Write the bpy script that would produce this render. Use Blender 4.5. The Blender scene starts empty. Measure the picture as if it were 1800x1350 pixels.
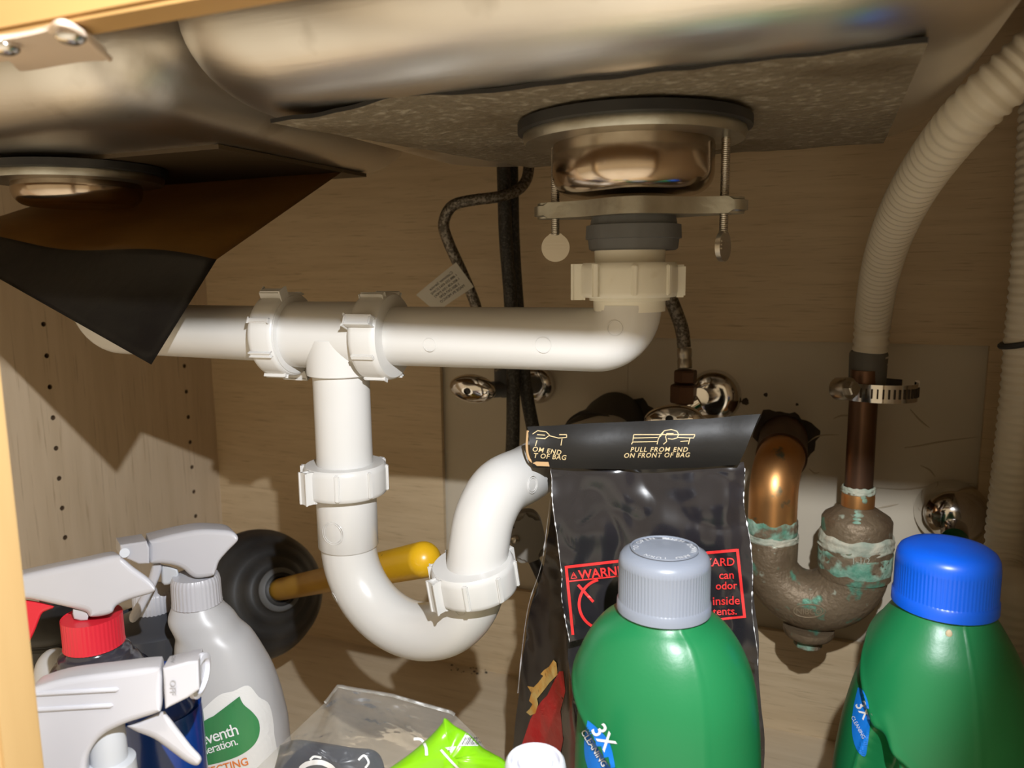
import bpy, bmesh, math, random
from mathutils import Vector, Matrix, noise
random.seed(7)
C = bpy.context.scene.collection
sc = bpy.context.scene
PI = math.pi
# ------------------------------------------------------------------ camera, world, lights, exposure
EYE = Vector((0, 0, .482)); F = 1352.0
def cam_axes(yaw=22.3, pitch=8.5, roll=.64):
    a, p, r = map(math.radians, (yaw, pitch, roll))
    f = Vector((-math.sin(a)*math.cos(p), math.cos(a)*math.cos(p), -math.sin(p)))
    r0 = Vector((math.cos(a), math.sin(a), 0)); u0 = r0.cross(f)
    rt = r0*math.cos(r) - u0*math.sin(r)
    return rt, rt.cross(f), f
RT, UP, FW = cam_axes()
cd = bpy.data.cameras.new('camera'); cam = bpy.data.objects.new('camera', cd); C.objects.link(cam)
cam.matrix_world = Matrix(((RT.x, UP.x, -FW.x, EYE.x), (RT.y, UP.y, -FW.y, EYE.y), (RT.z, UP.z, -FW.z, EYE.z), (0, 0, 0, 1)))
cd.sensor_width = 36; cd.lens = 36*F/1800; cd.clip_start = .01
cd.dof.use_dof = True; cd.dof.focus_distance = .5; cd.dof.aperture_fstop = 11
sc.camera = cam
w = bpy.data.worlds.new('world'); sc.world = w; w.use_nodes = True
bg = w.node_tree.nodes['Background']; bg.inputs[0].default_value = (1, .77, .47, 1); bg.inputs[1].default_value = .62
def lamp(name, kind, loc, energy, color, target=None, **kw):
    l = bpy.data.lights.new(name, kind); l.energy = energy; l.color = color
    for k, v in kw.items(): setattr(l, k, v)
    o = bpy.data.objects.new(name, l); C.objects.link(o); o.location = loc
    if target is not None: o.rotation_euler = (Vector(target)-Vector(loc)).to_track_quat('-Z', 'Y').to_euler()
    return o
lamp('flashlight', 'SPOT', (.045, .03, .482+.145), 18, (.93, .96, 1), (-.525, .735, .215), spot_size=math.radians(83), spot_blend=.2, shadow_soft_size=.004)
lamp('sink_fill_light', 'AREA', (-.2, -.12, 2.0), 72, (1, .93, .82), (-.2, -.3, 0), size=.5)  # added overhead fill, bounced off the floor to brighten the sink underside
sc.view_settings.view_transform = 'Standard'; sc.view_settings.look = 'None'
sc.view_settings.exposure = 0; sc.view_settings.gamma = 1; sc.view_settings.use_curve_mapping = False
# points of the place, measured along sight lines of the photograph at known depths
def ray(x, y): return FW + RT*((x-900)/F) - UP*((y-675)/F)
def aY(x, y, Y): d = ray(x, y); return EYE + d*(Y/d.y)
def aX(x, y, X): d = ray(x, y); return EYE + d*(X/d.x)
def aZ(x, y, Z): d = ray(x, y); return EYE + d*((Z-EYE.z)/d.z)
def aD(x, y, t): return EYE + ray(x, y)*t
# ------------------------------------------------------------------ materials
def mat(name, col, rough=.5, metal=0, col2=None, nscale=20, stretch=(1,1,1), lo=.35, hi=.65, bump=0, bscale=60, bstretch=(1,1,1), alpha=1, trans=0, sss=0, spec=.5, coat=0, detail=4, extra=None, rough2=None, ridged=False, bdist=.002):
    m = bpy.data.materials.new(name); m.use_nodes = True
    nt = m.node_tree; N = nt.nodes; L = nt.links; b = N['Principled BSDF']
    b.inputs['Base Color'].default_value = (*col, 1); b.inputs['Roughness'].default_value = rough
    b.inputs['Metallic'].default_value = metal; b.inputs['Alpha'].default_value = alpha
    b.inputs['Transmission Weight'].default_value = trans; b.inputs['Specular IOR Level'].default_value = spec
    b.inputs['Coat Weight'].default_value = coat
    if sss:
        b.inputs['Subsurface Weight'].default_value = sss; b.inputs['Subsurface Radius'].default_value = (.006, .006, .006); b.inputs['Subsurface Scale'].default_value = 1
    geo = N.new('ShaderNodeNewGeometry')
    def noi(scale, st, det):
        mp = N.new('ShaderNodeMapping'); mp.inputs['Scale'].default_value = st; L.new(geo.outputs['Position'], mp.inputs[0])
        n = N.new('ShaderNodeTexNoise'); n.inputs['Scale'].default_value = scale; n.inputs['Detail'].default_value = det; L.new(mp.outputs[0], n.inputs['Vector']); return n
    cur = None
    def layer(cur, c, scale, st, lo, hi, det=4):
        n = noi(scale, st, det); r = N.new('ShaderNodeMapRange'); r.inputs[1].default_value = lo; r.inputs[2].default_value = hi
        L.new(n.outputs[0], r.inputs[0])
        mx = N.new('ShaderNodeMix'); mx.data_type = 'RGBA'
        L.new(r.outputs[0], mx.inputs[0])
        if cur is None: mx.inputs[6].default_value = (*col, 1)
        else: L.new(cur, mx.inputs[6])
        mx.inputs[7].default_value = (*c, 1); L.new(mx.outputs[2], b.inputs['Base Color'])
        return mx.outputs[2], r.outputs[0]
    if col2:
        cur, fac = layer(cur, col2, nscale, stretch, lo, hi, detail)
        if rough2 is not None:
            rr = N.new('ShaderNodeMapRange'); rr.inputs[3].default_value = rough; rr.inputs[4].default_value = rough2
            L.new(fac, rr.inputs[0]); L.new(rr.outputs[0], b.inputs['Roughness'])
    for e in (extra or []): cur, fac = layer(cur, *e)
    if bump:
        n = noi(bscale, bstretch, 5); bp = N.new('ShaderNodeBump'); bp.inputs['Strength'].default_value = bump; bp.inputs['Distance'].default_value = bdist
        if ridged: n.noise_type = 'RIDGED_MULTIFRACTAL'; n.inputs['Detail'].default_value = 3
        L.new(n.outputs[0], bp.inputs['Height']); L.new(bp.outputs[0], b.inputs['Normal'])
    return m
M = {}
M['wood_h'] = mat('maple_laminate', (.63, .49, .31), .45, col2=(.56, .425, .26), nscale=9, stretch=(1, 1, 14), extra=[((.34, .24, .135), 30, (1, 1, 22), .58, .78)], bump=.05, bscale=40, bstretch=(1, 1, 14))
M['wood_v'] = mat('maple_panel', (.66, .53, .375), .45, col2=(.60, .475, .325), nscale=9, stretch=(1, 9, .7), extra=[((.36, .26, .16), 24, (1, 14, .6), .6, .8)])
M['wood_floor'] = mat('maple_floor', (.68, .56, .395), .42, col2=(.62, .50, .34), nscale=8, stretch=(1, 12, 1), extra=[((.42, .31, .185), 22, (1, 16, 1), .6, .8)])
M['wood_frame'] = mat('honey_maple_frame', (.50, .33, .145), .5, col2=(.45, .29, .12), nscale=8, stretch=(6, 6, .6))
M['wood_rail'] = mat('honey_maple_rail', (.50, .30, .11), .5, col2=(.45, .265, .095), nscale=8, stretch=(.6, 6, 6))
M['hole'] = mat('drilled_hole', (.12, .07, .035), .9)
M['drywall'] = mat('painted_plaster', (.62, .55, .43), .7, col2=(.56, .49, .375), nscale=8, bump=.25, bscale=45, extra=[((.42, .34, .23), 5, (1, 1, 1), .6, .85)])
M['crack'] = mat('plaster_crack', (.45, .37, .26), .9)
M['dark_gap'] = mat('dark_gap', (.035, .027, .02), .95, col2=(.07, .05, .035), nscale=60)
M['steel'] = mat('brushed_sink_steel', (.80, .77, .72), .30, 1, col2=(.70, .66, .60), nscale=7, bump=.04, bscale=300, bstretch=(.1, 1, 1), rough2=.40, extra=[((.52, .48, .42), 16, (1, 1, .5), .60, .70)])
M['pad'] = mat('sound_pad_grey', (.20, .165, .115), .55, col2=(.42, .37, .29), nscale=190, lo=.52, hi=.74, bump=1, bscale=170, extra=[((.12, .09, .055), 15, (1, 1, 1), .48, .70)])
M['pad_edge'] = mat('sound_pad_edge', (.02, .018, .016), .8)
M['pad_brown'] = mat('brown_part_of_pad', (.26, .14, .035), .33, col2=(.20, .10, .022), nscale=18, bump=.12, bscale=220, bstretch=(.2, 1, 1), spec=.4)
M['pad_strip'] = mat('darkened_brown_pad', (.07, .045, .02), .6)  # pad brown darkened in the colour to offset light bounced onto the strip
M['pad_black'] = mat('bitumen_black', (.012, .0095, .008), .38, col2=(.02, .017, .013), nscale=40, bump=.12, bscale=120)
M['pvc'] = mat('white_pvc', (.60, .59, .57), .26, sss=.0, col2=(.565, .55, .52), nscale=11, spec=.5, extra=[((.54, .48, .38), 26, (1, 1, 1), .70, .86)])
M['pvc_cream'] = mat('cream_pvc', (.78, .755, .665), .32, col2=(.72, .69, .59), nscale=20, extra=[((.55, .47, .34), 40, (1, 1, 1), .68, .85)])
M['chrome'] = mat('chrome', (.72, .70, .68), .10, 1, col2=(.55, .50, .46), nscale=40, lo=.55, hi=.8, rough2=.3)
M['cup_steel'] = mat('polished_cup_steel', (.62, .52, .42), .17, 1, col2=(.50, .40, .31), nscale=30)
M['zinc'] = mat('zinc_clamp', (.50, .50, .45), .38, 1, col2=(.36, .34, .29), nscale=35, bump=.1, bscale=200)
M['screw'] = mat('zinc_screw', (.50, .46, .40), .33, 1)
M['grey_rubber'] = mat('grey_rubber', (.125, .13, .135), .55, col2=(.10, .10, .10), nscale=30)
M['black_rubber'] = mat('black_rubber', (.018, .018, .019), .48, col2=(.035, .034, .033), nscale=26)
M['boot'] = mat('black_boot', (.028, .026, .024), .6, col2=(.05, .045, .04), nscale=20)
M['braid'] = mat('steel_braid', (.30, .27, .23), .42, .85, col2=(.12, .105, .085), nscale=420, lo=.45, hi=.55, bump=.5, bscale=500)
M['dark_hose'] = mat('black_braided_hose', (.03, .028, .025), .5, col2=(.075, .07, .06), nscale=420, lo=.5, hi=.6, bump=.5, bscale=500)
M['copper'] = mat('bright_copper', (.78, .40, .15), .36, .9, col2=(.64, .31, .11), nscale=30, extra=[((.25, .26, .17), 55, (1, 1, 1), .66, .74)], rough2=.42)
M['old_copper'] = mat('old_copper', (.165, .088, .052), .42, .75, col2=(.11, .058, .036), nscale=24, stretch=(1, 1, .4))
M['trap'] = mat('patinated_bronze', (.25, .185, .115), .5, .35, col2=(.19, .135, .08), nscale=18, bump=.5, bscale=240, extra=[((.13, .31, .21), 44, (1, 1, 1), .60, .66), ((.50, .54, .42), 80, (1, 1, 1), .66, .72), ((.15, .10, .06), 30, (1, 1, 1), .55, .75)])
M['cast'] = mat('cast_relief_bronze', (.36, .28, .18), .45, .4)
M['verdigris'] = mat('verdigris', (.11, .31, .21), .85, col2=(.36, .52, .40), nscale=85, bump=1, bscale=160, extra=[((.19, .14, .085), 60, (1, 1, 1), .50, .60)])
M['flux'] = mat('pale_solder_crust', (.62, .58, .45), .8, col2=(.36, .42, .33), nscale=60, bump=.9, bscale=150)
M['hose_white'] = mat('milky_corrugated_plastic', (.66, .60, .49), .42, col2=(.60, .54, .43), nscale=12, sss=.0)
M['hose_grey'] = mat('grey_hose_cuff', (.115, .11, .10), .6)
M['green'] = mat('green_plastic', (.013, .20, .066), .34, col2=(.011, .18, .06), nscale=7, bump=.03, bscale=500, spec=.45, extra=[((.10, .32, .17), 300, (1, 1, 1), .78, .85)])
M['green_dark'] = mat('green_plastic_deep', (.005, .20, .055), .3)
M['silver_cap'] = mat('silver_grey_cap', (.27, .30, .36), .30, col2=(.245, .275, .335), nscale=20, spec=.6)
M['blue_cap'] = mat('blue_cap', (.004, .105, .70), .34, spec=.5)
M['blue_label'] = mat('blue_label', (.01, .20, .75), .35)
M['white_print'] = mat('white_print', (.85, .86, .88), .5)
M['fleck'] = mat('dried_fleck', (.6, .5, .33), .8)
M['bag_black'] = mat('glossy_black_paper', (.016, .015, .018), .20, col2=(.02, .018, .021), nscale=40, spec=.6, bump=1, bscale=34, bstretch=(1, 1, .5), ridged=True, bdist=.003)
M['bag_band'] = mat('matte_black_paper', (.013, .012, .011), .5, spec=.35, bump=.15, bscale=80)
M['kraft'] = mat('kraft_paper', (.52, .33, .16), .7)
M['red_print'] = mat('red_print', (.80, .035, .035), .45)
M['bag_red'] = mat('bag_red_print', (.78, .016, .026), .3, col2=(.5, .01, .016), nscale=30, spec=.6, bump=.4, bscale=60)
M['gold_print'] = mat('gold_print', (.62, .48, .26), .5)
M['flame'] = mat('flame_print', (.80, .36, .05), .4, col2=(.85, .62, .22), nscale=90, extra=[((.30, .09, .02), 120, (1, 1, 1), .60, .70)])
M['white_plastic'] = mat('white_sprayer_plastic', (.52, .52, .555), .33, col2=(.49, .49, .525), nscale=14)
M['white_bottle'] = mat('white_bottle_plastic', (.53, .53, .54), .36, col2=(.50, .50, .51), nscale=9)
M['grey_plastic'] = mat('grey_white_plastic', (.50, .52, .55), .4)
M['red_plastic'] = mat('red_plastic', (.66, .022, .04), .36)
M['dark_bottle'] = mat('smoky_dark_plastic', (.045, .043, .055), .16, col2=(.03, .03, .04), nscale=20, spec=.7)
M['charcoal_bottle'] = mat('charcoal_plastic', (.045, .047, .055), .35)
M['yellow_label'] = mat('yellow_label', (.70, .62, .04), .45)
M['blue_liquid'] = mat('deep_blue_plastic', (.006, .05, .27), .18, col2=(.004, .035, .20), nscale=12, spec=.6)
M['leaf'] = mat('leaf_green_print', (.035, .20, .07), .4, col2=(.05, .26, .09), nscale=26, stretch=(1, 1, .35))
M['label_white'] = mat('label_white', (.78, .78, .77), .4)
M['orange_print'] = mat('orange_print', (.75, .22, .05), .5)
M['grey_print'] = mat('embossed_grey', (.33, .33, .35), .5)
M['yellow_paint'] = mat('yellow_paint', (.72, .41, .012), .30, col2=(.66, .36, .012), nscale=12, extra=[((.12, .07, .02), 95, (1, 1, 1), .70, .74)])
M['worn_yellow'] = mat('worn_yellow_varnish', (.48, .27, .035), .35, col2=(.40, .22, .03), nscale=10, stretch=(1, 1, 3))
M['lime'] = mat('lime_film', (.26, .62, .006), .28, col2=(.20, .54, .006), nscale=16, spec=.6)
M['lid'] = mat('pale_translucent_lid', (.66, .67, .74), .35)
M['lid_mid'] = mat('white_lid_centre', (.85, .86, .90), .3)
M['tag'] = mat('white_paper_tag', (.72, .68, .58), .6)
M['black_print'] = mat('black_print', (.02, .02, .022), .5)
M['bracket'] = mat('beige_metal_bracket', (.72, .58, .46), .30, spec=.6)
M['navy'] = mat('navy_wrap', (.012, .016, .032), .3, col2=(.03, .035, .05), nscale=30)
M['counter'] = mat('underside_of_counter', (.28, .19, .11), .7, col2=(.22, .15, .09), nscale=30)
M['conn'] = mat('grey_connector_plastic', (.20, .18, .15), .5)
M['kitchen_floor'] = mat('pale_kitchen_tile', (.62, .60, .55), .5, col2=(.55, .53, .48), nscale=5)
def film():
    m = bpy.data.materials.new('clear_film'); m.use_nodes = True; nt = m.node_tree; N = nt.nodes; L = nt.links
    N.remove(N['Principled BSDF']); out = N['Material Output']
    tr = N.new('ShaderNodeBsdfTransparent'); tr.inputs[0].default_value = (.97, .97, .965, 1)
    gl = N.new('ShaderNodeBsdfGlossy'); gl.inputs['Roughness'].default_value = .22
    df = N.new('ShaderNodeBsdfDiffuse'); df.inputs[0].default_value = (.75, .76, .74, 1)
    fr = N.new('ShaderNodeFresnel'); fr.inputs[0].default_value = 1.14
    geo = N.new('ShaderNodeNewGeometry'); n = N.new('ShaderNodeTexNoise'); n.inputs['Scale'].default_value = 60; L.new(geo.outputs['Position'], n.inputs['Vector'])
    bp = N.new('ShaderNodeBump'); bp.inputs['Strength'].default_value = .6; bp.inputs['Distance'].default_value = .003; L.new(n.outputs[0], bp.inputs['Height'])
    L.new(bp.outputs[0], gl.inputs['Normal']); L.new(bp.outputs[0], fr.inputs['Normal'])
    a = N.new('ShaderNodeMixShader'); a.inputs[0].default_value = .09; L.new(tr.outputs[0], a.inputs[1]); L.new(df.outputs[0], a.inputs[2])
    s = N.new('ShaderNodeMixShader'); L.new(fr.outputs[0], s.inputs[0]); L.new(a.outputs[0], s.inputs[1]); L.new(gl.outputs[0], s.inputs[2])
    L.new(s.outputs[0], out.inputs[0]); return m
M['film'] = film()
# ------------------------------------------------------------------ scene-graph helpers
ORG = {}
def thing(name, label, cat, loc, group=None):
    o = bpy.data.objects.new(name, None); C.objects.link(o); o.location = loc; o.empty_display_size = .02
    o['label'] = label; o['category'] = cat
    if group: o['group'] = group
    ORG[o.name] = Vector(loc); return o
def obj(name, bm, m, parent=None, smooth=True, label=None, kind=None, cat=None, group=None, angle=40):
    org = ORG[parent.name] if parent is not None else Vector((0, 0, 0))
    bmesh.ops.recalc_face_normals(bm, faces=bm.faces)
    if org.length: bmesh.ops.translate(bm, verts=bm.verts, vec=-org)
    me = bpy.data.meshes.new(name); bm.to_mesh(me); bm.free()
    ms = m if isinstance(m, (list, tuple)) else [m]
    for k in ms: me.materials.append(M[k])
    if smooth:
        me.shade_smooth(); me.set_sharp_from_angle(angle=math.radians(angle))
        for p in me.polygons:
            if p.loop_total > 8: p.use_smooth = False
    o = bpy.data.objects.new(name, me); C.objects.link(o)
    if parent is not None: o.parent = parent
    ORG[o.name] = org.copy()
    for k, v in (('label', label), ('kind', kind), ('category', cat), ('group', group)):
        if v: o[k] = v
    return o
def struct(name, bm, m, smooth=False): return obj(name, bm, m, None, smooth, kind='structure')
def B(): return bmesh.new()
def frame(o, z, x=None):
    z = Vector(z).normalized()
    if x is None: x = Vector((1, 0, 0)) if abs(z.x) < .9 else Vector((0, 1, 0))
    x = Vector(x); x = (x - z*x.dot(z)).normalized(); y = z.cross(x); o = Vector(o)
    return Matrix(((x.x, y.x, z.x, o.x), (x.y, y.y, z.y, o.y), (x.z, y.z, z.z, o.z), (0, 0, 0, 1)))
def loft(bm, rings, close=True, cap0=True, cap1=True, mi=0):
    vs = [[bm.verts.new(p) for p in r] for r in rings]; n = len(rings[0])
    for a, b in zip(vs, vs[1:]):
        for i in range(n if close else n-1):
            f = bm.faces.new((a[i], a[(i+1) % n], b[(i+1) % n], b[i])); f.material_index = mi
    if cap0: bm.faces.new(vs[0][::-1]).material_index = mi
    if cap1: bm.faces.new(vs[-1]).material_index = mi
    return vs
def lathe(bm, prof, mx, seg=48, rf=None, cap=True):
    rings = []
    for r, h in prof:
        rings.append([mx @ Vector((r*(rf(2*PI*i/seg, h) if rf else 1)*math.cos(2*PI*i/seg), r*(rf(2*PI*i/seg, h) if rf else 1)*math.sin(2*PI*i/seg), h)) for i in range(seg)])
    loft(bm, rings, True, cap, cap)
def cat(pts, n):
    pts = [tuple(p) for p in pts]; out = []
    P = [pts[0]] + pts + [pts[-1]]
    for k in range(len(pts)-1):
        p0, p1, p2, p3 = P[k:k+4]
        for i in range(n):
            t = i/n
            out.append(tuple(.5*((2*b)+(-a+c)*t+(2*a-5*b+4*c-d)*t*t+(-a+3*b-3*c+d)*t**3) for a, b, c, d in zip(p0, p1, p2, p3)))
    out.append(pts[-1]); return out
def resample(pts, step):
    pts = [Vector(p[:3]) for p in pts]; out = [pts[0]]; acc = 0
    for a, b in zip(pts, pts[1:]):
        d = (b-a).length
        if d < 1e-9: continue
        t = step-acc
        while t <= d: out.append(a.lerp(b, t/d)); t += step
        acc = d-(t-step)
    return out
def tube(bm, pts, rad, seg=24, cap=True):
    pts = [Vector(p) for p in pts]; n = len(pts)
    tans = [(pts[min(i+1, n-1)]-pts[max(i-1, 0)]).normalized() for i in range(n)]
    x = tans[0].orthogonal().normalized(); rings = []
    for i in range(n):
        t = tans[i]; x = (x - t*x.dot(t)).normalized(); y = t.cross(x)
        r = rad(i) if callable(rad) else (rad[i] if isinstance(rad, (list, tuple)) else rad)
        rings.append([pts[i] + (x*math.cos(2*PI*k/seg) + y*math.sin(2*PI*k/seg))*r for k in range(seg)])
    loft(bm, rings, True, cap, cap)
def box(bm, c, s, mx=None, bev=0, seg=2, mi=0):
    r = bmesh.ops.create_cube(bm, size=1); vs = r['verts']; c = Vector(c)
    for v in vs: v.co = Vector((v.co.x*s[0], v.co.y*s[1], v.co.z*s[2])) + c
    if mx is not None:
        for v in vs: v.co = mx @ v.co
    fs = {f for v in vs for f in v.link_faces}
    for f in fs: f.material_index = mi
    if bev: bmesh.ops.bevel(bm, geom=list({e for v in vs for e in v.link_edges}), offset=bev, segments=seg, affect='EDGES')
def bx(bm, a, b, bev=0, mi=0):
    box(bm, [(p+q)/2 for p, q in zip(a, b)], [abs(q-p) for p, q in zip(a, b)], None, bev, 2, mi)
def extrude(bm, pts, vec, bev=.003, seg=4, mi=0):
    """closed outline swept by vec, cap edges rounded"""
    vec = Vector(vec); a = [bm.verts.new(p) for p in pts]; b = [bm.verts.new(Vector(p)+vec) for p in pts]; n = len(pts)
    f0 = bm.faces.new(a); f1 = bm.faces.new(b[::-1]); sides = []
    for i in range(n): sides.append(bm.faces.new((a[(i+1) % n], a[i], b[i], b[(i+1) % n])))
    for f in [f0, f1]+sides: f.material_index = mi
    if bev: bmesh.ops.bevel(bm, geom=list(f0.edges)+list(f1.edges), offset=bev, segments=seg, affect='EDGES', clamp_overlap=True)
def grid(bm, fn, nu, nv, thick=0, mi=0, normal=None):
    V = [[bm.verts.new(fn(i/nu, j/nv)) for j in range(nv+1)] for i in range(nu+1)]
    fs = []
    for i in range(nu):
        for j in range(nv): f = bm.faces.new((V[i][j], V[i+1][j], V[i+1][j+1], V[i][j+1])); f.material_index = mi; fs.append(f)
    if thick:
        bmesh.ops.recalc_face_normals(bm, faces=fs)
        bmesh.ops.solidify(bm, geom=fs, thickness=thick)
    return V
def arc(c, r, a0, a1, n, u=(1, 0, 0), v=(0, 0, 1)):
    c = Vector(c); u = Vector(u); v = Vector(v)
    return [c + u*(r*math.cos(a0+(a1-a0)*i/n)) + v*(r*math.sin(a0+(a1-a0)*i/n)) for i in range(n+1)]
def sm(a, b, x):
    t = max(0, min(1, (x-a)/(b-a))); return t*t*(3-2*t)
def interp(tab, x):
    if x <= tab[0][0]: return tab[0][1]
    for (a, p), (b, q) in zip(tab, tab[1:]):
        if x <= b:
            t = (x-a)/(b-a); return p+(q-p)*t
    return tab[-1][1]
def text(body, fn, size, parent, m, name='lettering', shear=0, align='LEFT', bold=0, spacing=1, line=1):
    """flat lettering, each outline point carried onto a surface by fn(x, y)"""
    cu = bpy.data.curves.new('t', 'FONT'); cu.body = body; cu.size = size; cu.shear = shear; cu.align_x = align; cu.offset = bold; cu.space_character = spacing; cu.space_line = line
    cu.resolution_u = 3
    o = bpy.data.objects.new('t', cu); C.objects.link(o)
    dg = bpy.context.evaluated_depsgraph_get(); me = bpy.data.meshes.new_from_object(o.evaluated_get(dg))
    bm = B(); bm.from_mesh(me); bpy.data.objects.remove(o); bpy.data.meshes.remove(me)
    for v in bm.verts: v.co = fn(v.co.x, v.co.y)
    return obj(name, bm, m, parent, False)
def hit(o, px, py, off=.0003):
    inv = Vector(ORG[o.name]); ok, loc, nrm, idx = o.ray_cast(EYE-inv, ray(px, py).normalized())
    if not ok: return None, None
    return loc+inv - ray(px, py).normalized()*off, nrm
def ribbon(bm, pts2, w, fn):
    """flat printed line of width w along 2-D points, carried onto a surface"""
    n = len(pts2); V = []
    for i in range(n):
        a = Vector(pts2[max(i-1, 0)]); b = Vector(pts2[min(i+1, n-1)]); d = (b-a)
        d = d.normalized() if d.length > 0 else Vector((1, 0)); nn = Vector((-d.y, d.x))*w/2; p = Vector(pts2[i])
        V.append((bm.verts.new(fn(*(p+nn))), bm.verts.new(fn(*(p-nn)))))
    for a, b in zip(V, V[1:]): bm.faces.new((a[0], b[0], b[1], a[1]))
def dens(pts, n=6):
    out = []
    for a, b in zip(pts, pts[1:]):
        for i in range(n): out.append((a[0]+(b[0]-a[0])*i/n, a[1]+(b[1]-a[1])*i/n))
    out.append(pts[-1]); return out
def poly2(bm, pts2, fn, sub=0):
    f = bm.faces.new([bm.verts.new((*p, 0)) for p in pts2])
    r = bmesh.ops.triangulate(bm, faces=[f]);
    bmesh.ops.subdivide_edges(bm, edges=bm.edges[:], cuts=5, use_grid_fill=True)
    bmesh.ops.triangulate(bm, faces=bm.faces[:]); bmesh.ops.subdivide_edges(bm, edges=[e for e in bm.edges if e.calc_length() > 9], cuts=1)
    for v in bm.verts: v.co = fn(v.co.x, v.co.y)
# ------------------------------------------------------------------ cabinet shell
XL, XR, YB, YF, ZT = -.76, .152, .794, .175, .77
bm = B(); bx(bm, (XL, YF-.02, -.018), (XR, YB+.02, 0)); struct('floor', bm, 'wood_floor')
bm = B(); bx(bm, (-2.2, -2.2, -.14), (1.8, .22, -.12)); struct('floor_2', bm, 'kitchen_floor')
# left side panel with two columns of drilled shelf-pin holes
bm = B(); cell = .0333; rh = .0027
rows_n = [EYE.z-.085-.0333*k for k in range(-2, 12)]
def holes_col(y0, z_list):
    h = cell/2
    for z in z_list:
        ring_o = []; ring_i = []; ring_d = []
        for k in range(16):
            a = 2*PI*k/16; ca, sa = math.cos(a), math.sin(a); s = h/max(abs(ca), abs(sa))
            ring_o.append(bm.verts.new((XL, y0+ca*s, z+sa*s))); ring_i.append(bm.verts.new((XL, y0+ca*rh, z+sa*rh))); ring_d.append(bm.verts.new((XL-.008, y0+ca*rh, z+sa*rh)))
        for k in range(16):
            j = (k+1) % 16; bm.faces.new((ring_o[k], ring_o[j], ring_i[j], ring_i[k]))
            f = bm.faces.new((ring_i[k], ring_i[j], ring_d[j], ring_d[k])); f.material_index = 1
        f = bm.faces.new(ring_d); f.material_index = 1
def quadX(y0, y1, z0, z1): bm.faces.new([bm.verts.new((XL, *p)) for p in ((y0, z0), (y1, z0), (y1, z1), (y0, z1))])
h = cell/2; zt, zb = rows_n[0]+h, rows_n[-1]-h; y1, y2 = .561, .747
for yc in (y1, y2):
    holes_col(yc, rows_n); quadX(yc-h, yc+h, zt, ZT); quadX(yc-h, yc+h, 0, zb)
for a, b in ((YF, y1-h), (y1+h, y2-h), (y2+h, YB+.006)): quadX(a, b, 0, ZT)
bx(bm, (XL-.019, YF, 0), (XL-.0085, YB+.006, ZT))
wl = struct('wall_left', bm, ['wood_v', 'hole'])
bm = B(); bx(bm, (XR, YF, 0), (XR+.018, YB+.01, ZT)); struct('wall_right', bm, 'wood_v')
cx0, cx1, cz0, cz1 = -.4165, .1355, .109, .4095
bm = B()
bx(bm, (XL, YB, 0), (cx0, YB+.006, ZT)); bx(bm, (cx1, YB, 0), (XR, YB+.006, ZT))
bx(bm, (cx0, YB, 0), (cx1, YB+.006, cz0)); bx(bm, (cx0, YB, cz1), (cx1, YB+.006, ZT))
struct('wall_back', bm, 'wood_h')
YD = YB+.009
bm = B(); bx(bm, (cx0-.06, YD, cz0-.06), (-.195, YD+.012, cz1+.06)); bx(bm, (-.1945, YD-.0008, cz0-.06), (cx1+.03, YD+.012, cz1+.06)); dw = struct('wall_plaster', bm, 'drywall')
bm = B()
for pts in ([(1535, 857), (1590, 860), (1650, 853), (1712, 850)], [(1420, 778), (1440, 766), (1475, 764)], [(1590, 787), (1620, 783), (1655, 776), (1720, 768)], [(1600, 720), (1618, 740), (1634, 752)], [(1540, 894), (1580, 886)], [(1465, 736), (1480, 730), (1500, 731)], [(1422, 824), (1432, 832), (1440, 830)], [(1618, 818), (1634, 826), (1644, 838)]):
    p = [aY(x, y, YD-.0008) for x, y in pts]; p = cat(p, 5); tube(bm, p, [.0007*math.sin(PI*min(1, max(.15, i/(len(p)-1)))) + .0002 for i in range(len(p))], 5)
obj('plaster_crack', bm, 'crack', dw, kind='stuff')
def blob_hole(px, py, r, seed, parent=dw, dy=.0012):
    c = aY(px, py, YD-dy); rnd = random.Random(seed); bm = B(); n = 40
    ph = [rnd.uniform(0, 6.28) for _ in range(4)]
    rr = [r*(1+.10*math.sin(3*2*PI*k/n+ph[0])+.06*math.sin(7*2*PI*k/n+ph[1])+.04*math.sin(13*2*PI*k/n+ph[2])) for k in range(n)]
    loft(bm, [[c+Vector((math.cos(2*PI*k/n)*rr[k], 0, math.sin(2*PI*k/n)*rr[k])) for k in range(n)], [c+Vector((math.cos(2*PI*k/n)*rr[k]*.97, .002, math.sin(2*PI*k/n)*rr[k]*.97)) for k in range(n)]])
    obj('pipe_hole', bm, 'dark_gap', parent)
blob_hole(1378, 772, .030, 1); blob_hole(1105, 745, .030, 2)
for px, py, r, s in ((1310, 706, .0036, 5), (1346, 694, .002, 6), (1401, 711, .0014, 7), (1398, 752, .004, 9)): blob_hole(px, py, r, s, dw)
bm = B(); bx(bm, (XL-.1, YF-.06, ZT), (XR+.2, YB+.05, ZT+.03)); struct('ceiling', bm, 'counter')
# face frame: centre stile and top rail
ZR, YRB = EYE.z+.075, .190
bm = B(); bx(bm, (-.329, .172, -.02), (-.281, YRB, ZR+.01), .002); struct('trim_1', bm, 'wood_frame', True)
bm = B(); bx(bm, (.125, .172, -.02), (.20, YRB, ZR+.01), .002); struct('trim_3', bm, 'wood_frame', True)
bm = B(); bx(bm, (XL-.02, .1755, ZR), (XR+.1, YRB, ZT), .0015); struct('trim_2', bm, 'wood_rail', True)
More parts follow.
